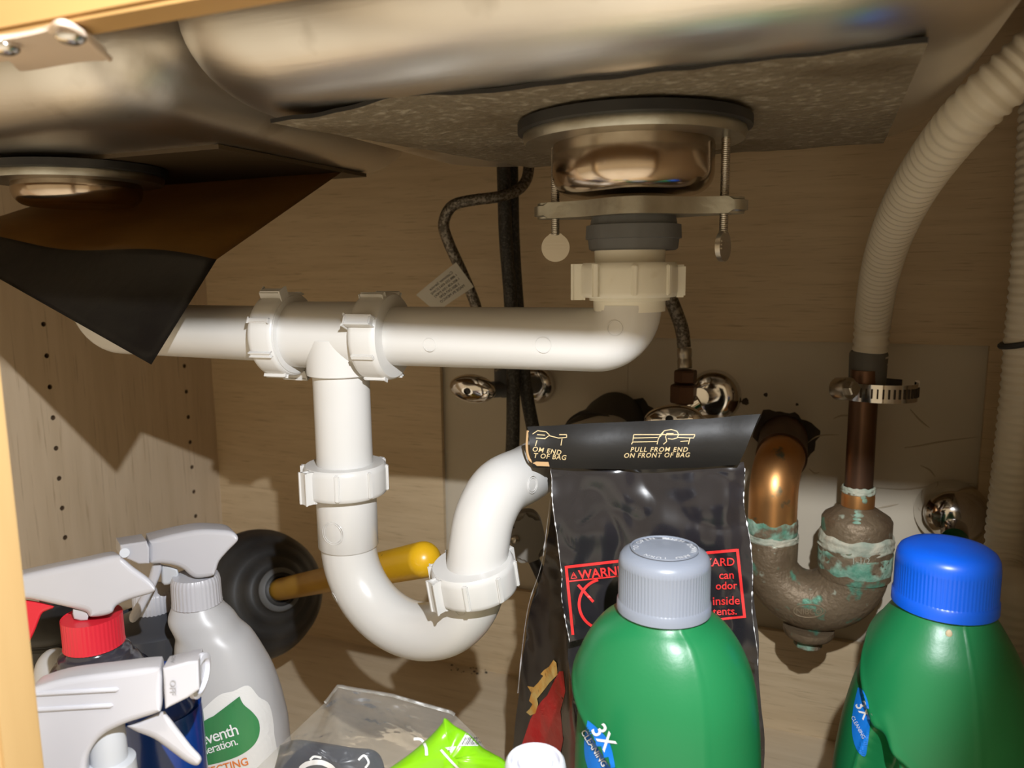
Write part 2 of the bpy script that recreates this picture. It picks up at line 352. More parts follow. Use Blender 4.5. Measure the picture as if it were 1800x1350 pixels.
# ------------------------------------------------------------------ sink
ZB = EYE.z+.085
sink = thing('kitchen_sink', 'stainless steel double bowl kitchen sink seen from below, peeling pads underneath', 'sink', (-.3, .48, ZT))
def bowl(x0, x1, y0, y1, rb, rc, name):
    def rr(ins, z):
        c = max(rc-ins*.55, .012); a0, a1, b0, b1 = x0+ins, x1-ins, y0+ins, y1-ins; out = []
        for cx, cy, s in ((a1-c, b1-c, 0), (a0+c, b1-c, 90), (a0+c, b0+c, 180), (a1-c, b0+c, 270)):
            for k in range(13): t = math.radians(s+90*k/12); out.append(Vector((cx+c*math.cos(t), cy+c*math.sin(t), z)))
        return out
    rings = [rr(-.012, ZT-.001), rr(-.002, ZT-.006), rr(0, ZT-.02)]
    for k in range(1, 7): rings.append(rr(.004*k/6, ZT-.02+(ZB+rb-ZT+.02)*k/6))
    for k in range(1, 15): t = PI/2*k/14; rings.append(rr(.004+rb*(1-math.cos(t)), ZB+rb*(1-math.sin(t))))
    bm = B(); loft(bm, rings, True, False, True); return obj(name, bm, 'steel', sink, angle=80)
bowl(-.336, .080, .293, .668, .049, .072, 'right_bowl'.replace('right_', ''))
bowl(-.742, -.338, .295, .668, .048, .07, 'bowl')
# right pad: glued grey sheet, front left corner peeled and sagging
px0, px1, py0, py1 = -.283, .031, .348, .612
def padf(u, v):
    x = px0+(px1-px0)*u; y = py0+(py1-py0)*v; x += .05*v*(1-u)**2
    dl = max(0, 1-u/.62); df = 1-v
    drop = .0035*dl**1.3*(.3+.7*df) + .002*max(0, 1-u/.9)*df - .004*math.exp(-((u-.26)/.12)**2)*df**2
    drop -= .0006*dl*math.sin(u*26+1)*df
    wig = .0006*noise.noise(Vector((x*60, y*60, 0)))
    return Vector((x + .004*dl*df*noise.noise(Vector((y*30, 3, 1))), y+.003*noise.noise(Vector((x*50, 0, 2)))*(1 if v in (0, 1) else 0), ZB-.0012-drop+wig))
bm = B(); grid(bm, padf, 60, 40)
bmesh.ops.recalc_face_normals(bm, faces=bm.faces)
if sum(f.normal.z for f in bm.faces) > 0: bmesh.ops.reverse_faces(bm, faces=bm.faces)
r = bmesh.ops.solidify(bm, geom=bm.faces[:], thickness=.0022)
for f in bm.faces:
    if abs(f.normal.z) < .5 or f.normal.z > .3: f.material_index = 1
obj('sound_pad', bm, ['pad', 'pad_edge'], sink, label='grey mottled sound pad with its left corner peeled', angle=60)
# left pad: hangs down; upper part coloured brown, lower part black
A0 = Vector((-.383, .566, ZB-.001)); A1 = Vector((-.70, .575, ZB-.001))
B0 = aD(381, 456, .50); B1 = aD(-90, 412, .60)
C0 = aD(266, 641, .475); C1 = aD(-90, 440, .56)
def flap(u, v):
    if v < .5: p = A0.lerp(A1, u).lerp(B0.lerp(B1, u), v*2)
    else: p = B0.lerp(B1, u).lerp(C0.lerp(C1, u), v*2-1)
    return p + Vector((0, 0, .003*math.sin(u*9)*math.sin(v*PI)))
bm = B(); V = grid(bm, flap, 30, 24)
for f in bm.faces: f.material_index = 0 if 0 else 0
for i in range(30):
    for j in range(24): pass
bm.faces.ensure_lookup_table()
for k, f in enumerate(bm.faces): f.material_index = 0 if (k % 24) < 12 else 1
bmesh.ops.solidify(bm, geom=bm.faces[:], thickness=.0015)
obj('hanging_pad', bm, ['pad_brown', 'pad_black'], sink, label='sound pad hanging loose, brown above black', angle=60)
# flat strip of the left pad still glued
bm = B(); bx(bm, (-.70, .42, ZB-.003), (-.383, .60, ZB)); obj('sound_pad', bm, 'pad_strip', sink, label='brown pad strip under the far bowl', smooth=False)
# ------------------------------------------------------------------ strainers
SX, SY = -.107, .446
def strainer(cx, cy, full, label):
    t = thing('sink_strainer', label, 'strainer', (cx, cy, ZB-.05), group='strainers under the two bowls')
    mx = Matrix.Translation((cx, cy, ZB-.0028))
    bm = B(); lathe(bm, [(.045, -.001), (.0655, -.001), (.0655, -.0062), (.063, -.0068), (.045, -.0068)], mx, 64); obj('gasket', bm, 'black_rubber', t)
    bm = B(); lathe(bm, [(.044, -.0068), (.0622, -.0068), (.0628, -.009), (.0612, -.0125), (.044, -.0128)], mx, 64); obj('flange_ring', bm, 'zinc', t)
    hh = -.041 if full else -.030
    bm = B(); prof = [(.045, -.0125), (.0458, -.015), (.0458, hh+.012)]
    for k in range(1, 9): a = PI/2*k/8; prof.append((.0458-.011*(1-math.cos(a)), hh+.012-.012*math.sin(a)))
    prof += [(.024, hh-.001)]; lathe(bm, prof, mx, 64); obj('cup', bm, 'cup_steel', t)
    if not full: return t
    # clamp bar with round ends
    zc = aD(1137, 367, .44).z; cc = Vector((cx+.004, cy-.004, zc)); dx = Vector((.995, .10, 0)).normalized(); dy = Vector((-dx.y, dx.x, 0)); L2 = .0605
    out = []
    for k in range(48):
        s = -L2+2*L2*k/47; wv = .0085+.0225*math.exp(-(s/.026)**2); wv *= math.sqrt(max(0, 1-max(0, (abs(s)-L2+.0085)/.0085)**2)) if abs(s) > L2-.0085 else 1
        out.append((s, wv))
    pts = [cc+dx*s+dy*w_ for s, w_ in out]+[cc+dx*s-dy*w_ for s, w_ in out[::-1][1:-1]]
    bm = B(); extrude(bm, [p-Vector((0, 0, .0045)) for p in pts], (0, 0, .009), .0018, 3); obj('clamp_bar', bm, 'zinc', t)
    for px, ang, tp in ((990, -70, 262), (1284, 15, 262)):
        top = aD(px, 258, .437); base = cc + dx*((px-1137)*.44/F*1.0)
        x, y = base.x, base.y
        z0, z1 = ZB-.0125, aD(px, 412, .44).z
        bm = B(); n = 150
        tube(bm, [Vector((x, y, z0+(z1-z0)*i/n)) for i in range(n+1)], lambda i: .0025 if i % 3 else .0021, 14); s = obj('screw', bm, 'screw', t, angle=80)
        zc2 = aD(px, 434, .44).z; u = Vector((math.cos(math.radians(ang+70)), math.sin(math.radians(ang+70)), 0)); u = Vector((math.cos(math.radians(22)), math.sin(math.radians(22)), 0)) if ang < 0 else Vector((math.cos(math.radians(75)), math.sin(math.radians(75)), 0))
        vv = u.cross(Vector((0, 0, 1))); bm = B()
        o2 = arc((x, y, zc2), .0083, -1.15*PI+PI/2+.7, PI/2+PI-.55, 30, u); o2 = arc((x, y, zc2), .0083, PI/2+.35, PI/2+2*PI-.35, 34, u)
        o2 += [Vector((x, y, z1+.001))+u*.0026, Vector((x, y, z1+.001))-u*.0026]
        extrude(bm, [p-vv*.0014 for p in o2], vv*.0028, .0007, 2)
        for q in (-.0012, .0008, .0028):
            for sgn in (-1, 1): box(bm, (0, 0, 0), (.0125, .0006, .0008), frame(Vector((x, y, zc2+q))+vv*.0016*sgn, (0, 0, 1), u))
        obj('thumb_head', bm, 'screw', s)
    zt_, zb_ = aD(1110, 388, .44).z, aD(1110, 440, .44).z; mz = Matrix.Translation((cx+.001, cy, 0))
    bm = B(); lathe(bm, [(.0225, zt_+.006), (.0240, zt_+.001), (.0245, zt_-.002), (.0268, zt_-.0025), (.0272, zt_-.010), (.0258, zt_-.0105), (.0252, zb_+.001), (.0238, zb_)], mz, 96, lambda a, h: 1+.012*(math.sin(a*8) > .2)); obj('lock_nut', bm, 'grey_rubber', t, label='grey rubber lock nut')
    return t
strainer(SX, SY, True, 'polished steel strainer under near bowl with clamp bar and two thumbscrews')
strainer(-.548, .445, False, 'dim steel strainer cup in front of the hanging brown pad at left')
# ------------------------------------------------------------------ white PVC drain
HZ = EYE.z-.042
drain = thing('drain_pipe', 'white plastic drain pipe with tee, slip nuts and curved trap', 'drain pipe', (-.285, .41, .25))
def nut(o, axis, r, h, ribs=8, wings=2, m='pvc', rot=0, lip=True, name='slip_nut', rin=None):
    mx = frame(o, axis); bm = B(); rin = rin or r*.70
    lathe(bm, [(rin, -h/2), (r*.955, -h/2), (r*.985, -h/2+.0008), (r, -h/2+.003), (r, h/2-.004), (r*.985, h/2-.0015), (r*.94, h/2), (rin, h/2)], mx, 72)
    for k in range(ribs):
        a = 2*PI*k/ribs+rot; wing = wings and k % (ribs//wings) == 0
        rm = mx @ Matrix.Rotation(a, 4, 'Z')
        if wing: box(bm, (r+.0014, 0, -.001), (.0060, .0065, h*.95), rm, .001)
        else: box(bm, (r+.0002, 0, 0), (.0024, .0032, h*.86), rm, .0006)
    return obj(name, bm, m, drain)
# strainer tail, nut, collar
nz = aD(1107, 492, .437).z
bm = B(); mz = Matrix.Translation((SX, SY-.004, 0))
lathe(bm, [(.0200, aD(1107, 470, .44).z), (.0203, aD(1107, 440, .44).z)], mz, 48); obj('tailpiece', bm, 'pvc_cream', drain)
nut((SX, SY-.006, nz), (0, 0, 1), .0278, .0195, 8, 2, 'pvc_cream', .35)
bm = B(); za, zb2, zc_ = aD(1107, 520, .435).z, aD(1107, 529, .435).z, aD(1107, 549, .435).z
lathe(bm, [(.0232, za+.003), (.0232, zb2), (.0208, zb2-.0003), (.0207, zc_), (.0186, zc_-.0001)], mz, 48); obj('collar', bm, 'pvc_cream', drain)
# long elbow arm
Y0 = SY-.006; rp = .0190
R_ = .0195; XE = SX
path = [Vector((XE, Y0, zc_+.004)), Vector((XE, Y0, HZ+R_))]
path += arc((XE-R_, Y0, HZ+R_), R_, 0, -PI/2, 14)[1:]
path += [Vector((-.16, Y0-.002, HZ)), Vector((-.235, Y0-.008, HZ)), Vector((-.268, Y0-.010, HZ))]
bm = B(); tube(bm, path, rp, 48); obj('elbow_arm', bm, 'pvc', drain, angle=60)
# mould marks on the arm: slim raised rings
def ring_mark(c, n, r, parent=drain, th=.00022, name='mould_mark', m='pvc'):
    mx = frame(c, n); bm = B(); tube(bm, [mx @ Vector((r*math.cos(2*PI*k/30), r*math.sin(2*PI*k/30), 0)) for k in range(31)], th, 6, False); obj(name, bm, m, parent)
TY = .426; TX = aY(604, 760, TY).x
ax = Vector((-1, -.16, 0)).normalized()
ndir = Vector((1, .06, 0)).normalized()
pR = Vector((aY(672, 602, .4285).x, .4285, HZ)); pL = Vector((aY(500, 600, .4240).x, .4240, HZ))
nut(pR, ndir, .0283, .0185, 8, 2, 'pvc', 2.75, rin=.0195)
nut(pL, -ndir, .0283, .0185, 8, 2, 'pvc', 1.18, rin=.0195)
bm = B(); far = 0
tube(bm, [pL+ndir*.002, pR-ndir*.002], .0222, 48); 
lathe(bm, [(.0222, HZ-.002), (.0222, HZ-.0255), (.0205, HZ-.0262)], Matrix.Translation((TX, TY, 0)), 48); obj('tee', bm, 'pvc', drain)
for s in (-1, 1):
    bm = B(); c = (pR if s > 0 else pL); mx = frame(c - ndir*s*.0100, ndir*s); lathe(bm, [(.0222, 0), (.0262, .0), (.0262, .003), (.0222, .003)], mx, 48); obj('tee_collar', bm, 'pvc', drain)
bm = B(); far = pL + Vector((-1, .05, 0)).normalized()*.158
pth = [pL, far]; d0 = Vector((-1, .05, 0)).normalized()
pth += [far + d0*(.028*math.sin(a)) + Vector((0, 0, .028*(1-math.cos(a)))) for a in [PI/2*k/10 for k in range(1, 9)]]
tube(bm, pth, rp, 40); obj('far_arm', bm, 'pvc', drain, angle=60)
# tail, nut, socket and trap bend
ztail = HZ-.024; zn = aD(604, 862, .492).z
bm = B(); lathe(bm, [(.0187, ztail), (.0187, zn-.01)], Matrix.Translation((TX, TY, 0)), 48); obj('tailpiece', bm, 'pvc', drain)
nut((TX, TY, zn), (0, 0, 1), .0278, .0205, 8, 2, 'pvc', -1.95, rin=.0189)
zs0, zs1 = zn-.009, aD(605, 1003, .485).z
UY = .416; UX = aY(838, 985, UY).x; Uc = Vector(((TX+UX)/2, 0, 0)); RU = (UX-TX)/2
uv = Vector((UX-TX, UY-TY, 0)); ulen = uv.length; uvn = uv.normalized(); cen = Vector(((TX+UX)/2, (TY+UY)/2, zs1+.001))
bm = B(); lathe(bm, [(.0200, zs0), (.0203, zs0-.002), (.0203, zs1+.001), (.0195, zs1), (.0185, zs1-.0006)], Matrix.Translation((TX, TY, 0)), 48); obj('trap_socket', bm, 'pvc', drain)
pth = [Vector((TX, TY, zs1+.008))] + [cen + uvn*(ulen/2*math.cos(a)) + Vector((0, 0, ulen/2*math.sin(a)*1.0)) for a in [PI + PI*k/40 for k in range(0, 37)]]
tend = (pth[-1]-pth[-2]).normalized(); pth.append(pth[-1]+tend*.012)
bm = B(); tube(bm, pth, .0187, 48); obj('trap_bend', bm, 'pvc', drain, angle=60)
pn = aD(834, 1012, .477); naxis = Vector((-.07, -.16, 1)).normalized()
UXe = pn
nut(pn, naxis, .0262, .0195, 8, 2, 'pvc', -2.1, rin=.019)
# trap arm: rises from the nut, bends and runs back to the wall
wallp = aY(1085, 752, .775)
p0 = pn - naxis*.004; k0 = aD(842, 960, .476); corner = aD(868, 862, .482); run = (wallp-corner).normalized()
pts = [p0, k0] + []
ctrl = [p0, k0, aD(853, 905, .478), aD(880, 858, .487), aD(924, 834, .513), aD(955, 814, .555), aD(985, 795, .62)]
ctrl.append(wallp)
pth = [Vector(p) for p in cat(ctrl, 10)]
bm = B(); tube(bm, pth, .0188, 48); obj('trap_arm', bm, 'pvc', drain, angle=60)
# embossed round marks on the trap
def on_tube(px, py, ctr, r):  # nearest sight-line point lying on a tube of radius r about polyline ctr
    d = ray(px, py); best = None
    for i in range(500):
        t = .38+.0005*i; p = EYE+d*t
        dist = min((p-c).length for c in ctr)
        if dist <= r: return p, (p-min(ctr, key=lambda c: (p-c).length))
    return EYE+d*.47, -d
vert = [Vector((TX, TY, z*.001)) for z in range(200, 460)]
ub = [cen + uvn*(ulen/2*math.cos(a)) + Vector((0, 0, ulen/2*math.sin(a))) for a in [PI+PI*k/150 for k in range(151)]]
bpy.context.view_layer.update()
def mark_on(nm, px, py, r_, th=.0002):
    for o in drain.children:
        if o.name.split('.')[0] == nm:
            p, n = hit(o, px, py, 0)
            if p is not None: ring_mark(p, n, r_, th=th)
for a in (('elbow_arm', 755, 606, .0042), ('elbow_arm', 955, 606, .0048), ('elbow_arm', 1081, 577, .0043), ('trap_socket', 585, 938, .0078), ('trap_socket', 585, 938, .0066), ('trap_bend', 588, 1050, .0036), ('trap_bend', 809, 1072, .0036), ('trap_arm', 936, 852, .0055), ('trap_arm', 936, 852, .0042)): mark_on(*a)
# black rubber boot at the wall
bd = Vector((.02, 1, .02)).normalized(); bm = B(); wp2 = aY(1078, 742, .79)
lathe(bm, [(.0195, -.115), (.024, -.114), (.026, -.10), (.0262, -.085), (.0285, -.083), (.0285, -.074), (.0265, -.072), (.028, -.03), (.0305, -.012), (.031, .01)], frame(wp2, bd), 40); obj('rubber_boot', bm, 'boot', drain, label='black rubber boot at the wall')
# ------------------------------------------------------------------ supply hoses and valves
def hose(name, pts, r, m, label, cat_, step=.004, seg=14, rib=None, parts=None):
    t = thing(name, label, cat_, pts[0]); p = resample(cat([tuple(q) for q in pts], 14), step); bm = B()
    tube(bm, p, (lambda i: r) if rib is None else rib, seg); obj('hose', bm, m, t, angle=60); return t, p
def ferrule(bm, a, b, r, seg=20):
    d = (b-a); mx = frame(a, d); L_ = d.length; lathe(bm, [(r*.92, 0), (r, .0008), (r, L_*.4), (r*.93, L_*.45), (r*.93, L_*.55), (r, L_*.6), (r, L_-.0008), (r*.9, L_)], mx, seg)
t, _ = hose('supply_hose', [aD(927, 240, .74), aD(929, 300, .735), aD(915, 330, .73), aD(880, 345, .72), aD(830, 352, .715), aD(795, 362, .715), aD(780, 392, .72), aD(788, 425, .725), aD(812, 478, .735), aD(832, 525, .745), aD(850, 580, .75), aD(880, 650, .76)], .0053, 'braid', 'steel braided supply hose looping left, white paper tag on it', 'hose')
tagp = [aD(802, 462, .722), aD(833, 505, .732), aD(768, 549, .728), aD(732, 519, .722)]
def tagf(u, v):
    a = tagp[0].lerp(tagp[1], v); b = tagp[3].lerp(tagp[2], v); p = a.lerp(b, u); return p - FW*(.004*math.sin(u*PI)*.5 + .003)
bm = B(); grid(bm, tagf, 14, 6, .0004)
tg = obj('paper_tag', bm, 'tag', t, label='white folded paper tag with small black print')
def tmap(x, y):  # x along the tag towards the hose, y across; printed upside down
    u = .5 - x; v = .5 + y; return tagf(u, v) - FW*.0007
for k, (s, sz) in enumerate((('MADE IN MEXICO', .15), ('1-800-247-4390', .15), ('1-800-628-1206 [MEX]', .13), ('1-888-232-4363 [CAN]', .13), ('Customer Service', .15))):
    text(s, lambda x, y, k=k: tmap(.04-x*.85*.62, .33-k*.15-y*.9+.0), sz, tg, 'black_print', align='CENTER')
def dark_hose(pts, lab):
    return hose('faucet_hose', pts, .0065, 'dark_hose', lab, 'hose')
dark_hose([aD(884, 250, .74), aD(886, 330, .735), aD(889, 420, .735), aD(897, 520, .735), aD(901, 620, .735), aD(902, 720, .735), aD(900, 800, .735), aD(890, 900, .73), aD(880, 1010, .73)], 'black braided hose hanging straight down beside the white tee pipe')
dark_hose([aD(898, 250, .755), aD(900, 330, .75), aD(902, 420, .75), aD(908, 520, .75), aD(917, 620, .75), aD(927, 700, .75), aD(940, 770, .75), aD(955, 860, .75)], 'black braided hose slanting right as it drops behind the charcoal bag')
hoseR, _ = hose('supply_hose', [aD(1150, 470, .70), aD(1172, 510, .70), aD(1187, 545, .705), aD(1199, 580, .71), aD(1203, 615, .713)], .0063, 'braid', 'short steel braided hose rising from the middle shutoff valve', 'hose')
bm = B(); ferrule(bm, aD(1203, 612, .713), aD(1204, 648, .713), .0068); obj('ferrule', bm, 'screw', hoseR)
def hexnut(bm, c, ax_, r, h, x=None):
    mx = frame(c, ax_, x); lathe(bm, [(r*.93, -h/2), (r, -h/2+.0015), (r, h/2-.0015), (r*.93, h/2)], mx, 6)
def escutcheon(t, c, r, d=.014, m='chrome'):
    bm = B(); mx = frame(c, (0, -1, 0)); prof = [(r, -.004), (r, 0)]
    for k in range(1, 10): a = PI/2*k/9; prof.append((.0095+(r-.0095)*math.cos(a), d*math.sin(a)))
    lathe(bm, prof, mx, 48); return obj('escutcheon', bm, m, t)
def oval_handle(t, c, nrm, a, b, th, xd=(1, 0, 0), m='chrome'):
    mx = frame(c, nrm, xd); rings = []
    for s, z in ((.80, -th), (.97, -th*.7), (1, -th*.2), (.97, th*.2), (.85, th*.6), (.6, th*.85), (.25, th)):
        rings.append([mx @ Vector((a*s*math.cos(2*PI*k/40), b*s*math.sin(2*PI*k/40), z)) for k in range(40)])
    bm = B(); loft(bm, rings); h_ = obj('valve_handle', bm, m, t)
    bm = B(); lathe(bm, [(.0032, th*.8), (.0032, th+.0012), (.002, th+.0016), (.0018, th+.0006)], mx, 16); obj('handle_screw', bm, 'black_rubber', h_); return h_
# middle valve
ec = aY(1255, 696, YD-.001)
vt = thing('shutoff_valve', 'chrome shutoff valve with round wall plate right of the white elbow', 'valve', ec, group='shutoff valves on the back wall')
escutcheon(vt, ec, .0275, .013)
bm = B(); vb = aD(1200, 697, .705); tube(bm, [ec, Vector((ec.x, vb.y, vb.z)) ], .0085, 20); tube(bm, [Vector((ec.x-.002, vb.y+.004, vb.z-.004)), vb+Vector((0, 0, -.012))], .0105, 24)
obj('valve_body', bm, 'chrome', vt)
bm = B(); hexnut(bm, aD(1202, 692, .703), (0, 0, 1), .0125, .017, RT); hexnut(bm, aD(1205, 662, .706), (0, 0, 1), .0105, .012, RT); obj('compression_nut', bm, 'old_copper', vt, label='dull dark hex nuts', smooth=False)
oval_handle(vt, aD(1182, 738, .655), Vector((-.15, -1, .25)), .0258, .0135, .008, RT)
bm = B(); tube(bm, [aD(1182, 738, .66), aD(1190, 725, .70)], .007, 16); obj('valve_stem', bm, 'chrome', vt)
# left valve behind the horizontal pipe
ec = aY(944, 676, YD-.001)
vt = thing('shutoff_valve', 'chrome shutoff valve with oval handle under the long white pipe', 'valve', ec, group='shutoff valves on the back wall')
escutcheon(vt, ec, .0215, .012)
bm = B(); tube(bm, [ec, aD(885, 682, .77)], .010, 20); tube(bm, [aD(885, 682, .77), aD(884, 640, .77)], .009, 20); tube(bm, [aD(885, 684, .77), aD(838, 686, .735)], .008, 20); obj('valve_body', bm, 'grey_rubber', vt)
oval_handle(vt, aD(829, 684, .725), Vector((-.12, -1, -.12)), .0245, .0135, .008, RT)
# right chrome bell
ec = aY(1672, 897, YD-.001)
vt = thing('shutoff_valve', 'shiny chrome bell shaped wall fitting behind the blue cap', 'valve', ec, group='shutoff valves on the back wall')
bm = B(); mx = frame(ec, (-.12, -1, 0)); prof = [(.0275, -.004), (.0275, .002)]
for k in range(1, 12): a = PI/2*k/11; prof.append((.0275*math.cos(a)+.004, .002+.036*math.sin(a)))
lathe(bm, prof, mx, 48); obj('escutcheon', bm, 'chrome', vt)
bm = B(); tube(bm, [ec+Vector((0, -.02, -.006)), ec+Vector((-.004, -.058, -.010))], .011, 24); obj('valve_body', bm, 'chrome', vt)
# grey connector behind the trap arm
cc = aD(925, 950, .70)
kt = thing('cable_connector', 'grey plastic connector with a small screw hanging behind the white trap arm', 'connector', cc)
bm = B(); o2 = [aD(x, y, .69) for x, y in cat([(898, 925), (912, 906), (935, 902), (950, 915), (958, 945), (956, 975), (935, 988), (912, 990), (903, 965), (895, 945), (898, 925)], 4)[:-1]]
extrude(bm, o2, FW*.03, .004, 3); obj('housing', bm, 'conn', kt)
bm = B(); lathe(bm, [(.0036, 0), (.0036, .0016), (.0024, .003), (.0006, .0034)], frame(aD(906, 948, .69), -FW), 20); obj('screw', bm, 'screw', kt)
bm = B(); tube(bm, [Vector(p) for p in cat([aD(935, 978, .70), aD(948, 1005, .70), aD(962, 1040, .70), aD(975, 1100, .70)], 6)], .0055, 12); obj('cord', bm, 'black_rubber', kt)
# ------------------------------------------------------------------ copper trap
YC = .700; DC = .665
ct = thing('copper_trap', 'old bronze and copper trap crusted with green verdigris, right of the bag', 'trap', aY(1430, 1060, YC))
LX = aY(1356, 950, YC); RX = aY(1504, 950, YC); lx, rx = LX.x, RX.x
def zy(y, x=1430): return aY(x, y, YC).z
# U body
cx_ = (lx+rx)/2; zc_u = zy(988); Ru = (rx-lx)/2
path = [Vector((lx, YC, zc_u+.004))] + [Vector((cx_+Ru*math.cos(a), YC, zc_u+Ru*1.02*math.sin(a))) for a in [PI+PI*k/36 for k in range(37)]] + [Vector((rx, YC, zc_u+.004))]
rad = [.0215 + .0065*i/38 + .0015*math.sin(PI*i/38) for i in range(len(path))]
bm = B(); tube(bm, path, rad, 48); obj('trap_body', bm, 'trap', ct, angle=70)
mzL = Matrix.Translation((lx, YC, 0)); mzR = Matrix.Translation((rx, YC, 0))
bm = B(); lathe(bm, [(.0205, zy(1004, 1356)), (.0225, zy(1002, 1356)), (.0228, zy(950, 1356)), (.0215, zy(944, 1356))], mzL, 48); obj('left_hub'.replace('left_', ''), bm, 'trap', ct)
bm = B(); lathe(bm, [(.0275, zy(1012, 1504)), (.0293, zy(1010, 1504)), (.0296, zy(958, 1504)), (.0285, zy(952, 1504))], mzR, 48); obj('hub', bm, 'trap', ct)
def crust(mz, r, z0, z1, m, seed, amp=.0012):
    bm = B(); n = 8; rings = []
    for j in range(n+1):
        z = z0+(z1-z0)*j/n; ring = []
        for k in range(64):
            a = 2*PI*k/64; nn = noise.noise(Vector((math.cos(a)*4+seed, math.sin(a)*4, j*.7))); e = (j in (0, n))
            ring.append(mz @ Vector(((r+amp*(.5+nn)*(0 if e else 1)-(.0006 if e else 0))*math.cos(a), (r+amp*(.5+nn)*(0 if e else 1)-(.0006 if e else 0))*math.sin(a), z+(z1-z0)*.25*noise.noise(Vector((math.cos(a)*2.5+seed, math.sin(a)*2.5, 5)))*(1 if e else .5))))
        rings.append(ring)
    loft(bm, rings, True, False, False); obj('crust', bm, m, ct, angle=80)
crust(mzL, .0222, zy(947, 1356), zy(935, 1356), 'flux', 1); crust(mzL, .0212, zy(938, 1356), zy(910, 1356), 'verdigris', 2)
crust(mzR, .0289, zy(962, 1504), zy(935, 1504), 'flux', 3, .002)
crust(mzR, .0294, zy(1000, 1504), zy(962, 1504), 'verdigris', 4, .0009)
# elbow going back into the wall
top = zy(852, 1356); eb = .030; wallc = aY(1377, 765, YD)
path = [Vector((lx, YC, zy(945, 1356))), Vector((lx, YC, top-.012))] + [Vector((lx+.004*(1-math.cos(a)), YC+eb*(1-math.cos(a)), top-.012+eb*math.sin(a))) for a in [PI/2*k/14 for k in range(1, 15)]]
path += [Vector((wallc.x, YD+.004, path[-1].z+.004))]
bm = B(); tube(bm, path, .0208, 48); obj('elbow', bm, 'copper', ct, angle=70, label='bright copper elbow turning back into the wall')
bm = B(); q = path[-1]; q0 = path[-2]; tube(bm, [q0+(q-q0)*.02, q0+(q-q0)*.04, q], [.0208, .0228, .0228], 48); obj('wall_stub', bm, 'old_copper', ct)
# reducer and riser
bm = B(); lathe(bm, [(.0283, zy(940, 1504)), (.0283, zy(912, 1504)), (.0265, zy(906, 1504)), (.0165, zy(893, 1504)), (.0130, zy(889, 1504)), (.0130, zy(858, 1504)), (.0118, zy(857, 1504))], mzR, 48); obj('reducer', bm, 'trap', ct)
rt = aY(1517, 712, YC)
bm = B(); lathe(bm, [(.0133, zy(888, 1504)), (.0134, zy(872, 1504)), (.0128, zy(862, 1504))], mzR, 40); obj('copper_sleeve', bm, 'copper', ct)
crust(mzR, .0128, zy(866, 1504), zy(853, 1504), 'flux', 6, .0012)
bm = B()
for k in range(9):
    z = zy(868+k*5, 1504); x = rx+.002+.003*noise.noise(Vector((k*.8, 1, 4)))-.0012*k*.3; r_ = .0136 if k < 5 else .0136+(k-4)*.0032
    bmesh.ops.create_icosphere(bm, subdivisions=2, radius=.0034+.001*noise.noise(Vector((k*.9, 0, 0))), matrix=Matrix.Translation((x, YC-r_+.0022, z)) @ Matrix.Diagonal((1.2, .5, 1.1, 1)))
obj('verdigris_drip', bm, 'verdigris', ct)
bm = B(); tube(bm, [Vector((rx, YC, zy(862, 1504))), Vector((rt.x, YC, rt.z+.03))], .0112, 32); obj('riser', bm, 'old_copper', ct)
# cleanout plug
pc = aY(1421, 1108, YC-.004); mzc = Matrix.Translation((pc.x, pc.y, 0))
bm = B(); lathe(bm, [(.0215, zy(1098, 1421)), (.0215, zy(1106, 1421)), (.0195, zy(1112, 1421)), (.0125, zy(1119, 1421))], mzc, 40); obj('cleanout_boss', bm, 'trap', ct)
bm = B(); lathe(bm, [(.012, zy(1112, 1421)), (.012, zy(1130, 1421)), (.0095, zy(1133, 1421))], mzc, 8); obj('cleanout_plug', bm, 'verdigris', ct, smooth=False)
# raised oval mark with letters and the size figures on the hub
ubt = [Vector((cx_+Ru*math.cos(a), YC, zc_u+Ru*1.02*math.sin(a))) for a in [PI+PI*k/150 for k in range(151)]]
def trap_surf(x, y, c, n):
    return None
pm, nm = on_tube(1422, 1074, ubt, .0245); 
def first_hit(o_list):
    dg = bpy.context.evaluated_depsgraph_get()
tb = [o for o in bpy.data.objects if o.name.startswith('trap_body')][0]
def on_px(o, cx, cy, sc_, rot=0, off=.0003, sy=1):
    ca, sa = math.cos(rot), math.sin(rot); last = [hit(o, cx, cy, off)[0] or aD(cx, cy, .5)]
    def fn(x, y):
        X = cx+(x*ca+y*sa*sy)*sc_; Y = cy-( -x*sa+y*ca*sy)*sc_
        p, n = hit(o, X, Y, off)
        if p is not None: last[0] = p
        return last[0]
    return fn
bpy.context.view_layer.update()
fo = on_px(tb, 1422, 1074, 1)
bm = B(); tube(bm, [fo(27*math.cos(2*PI*k/36), 11.5*math.sin(2*PI*k/36)) for k in range(37)], .0006, 6, False); obj('cast_oval', bm, 'cast', ct)
text('NIBCO', on_px(tb, 1422, 1080, 1, 0, .0009), 15, ct, 'cast', 'cast_lettering', align='CENTER')
hb = [o for o in ct.children if o.name.startswith('hub')][1]
text('1-1/2', on_px(hb, 1513, 992, 1, off=.0016), 16, ct, 'flux', 'cast_lettering', align='CENTER')
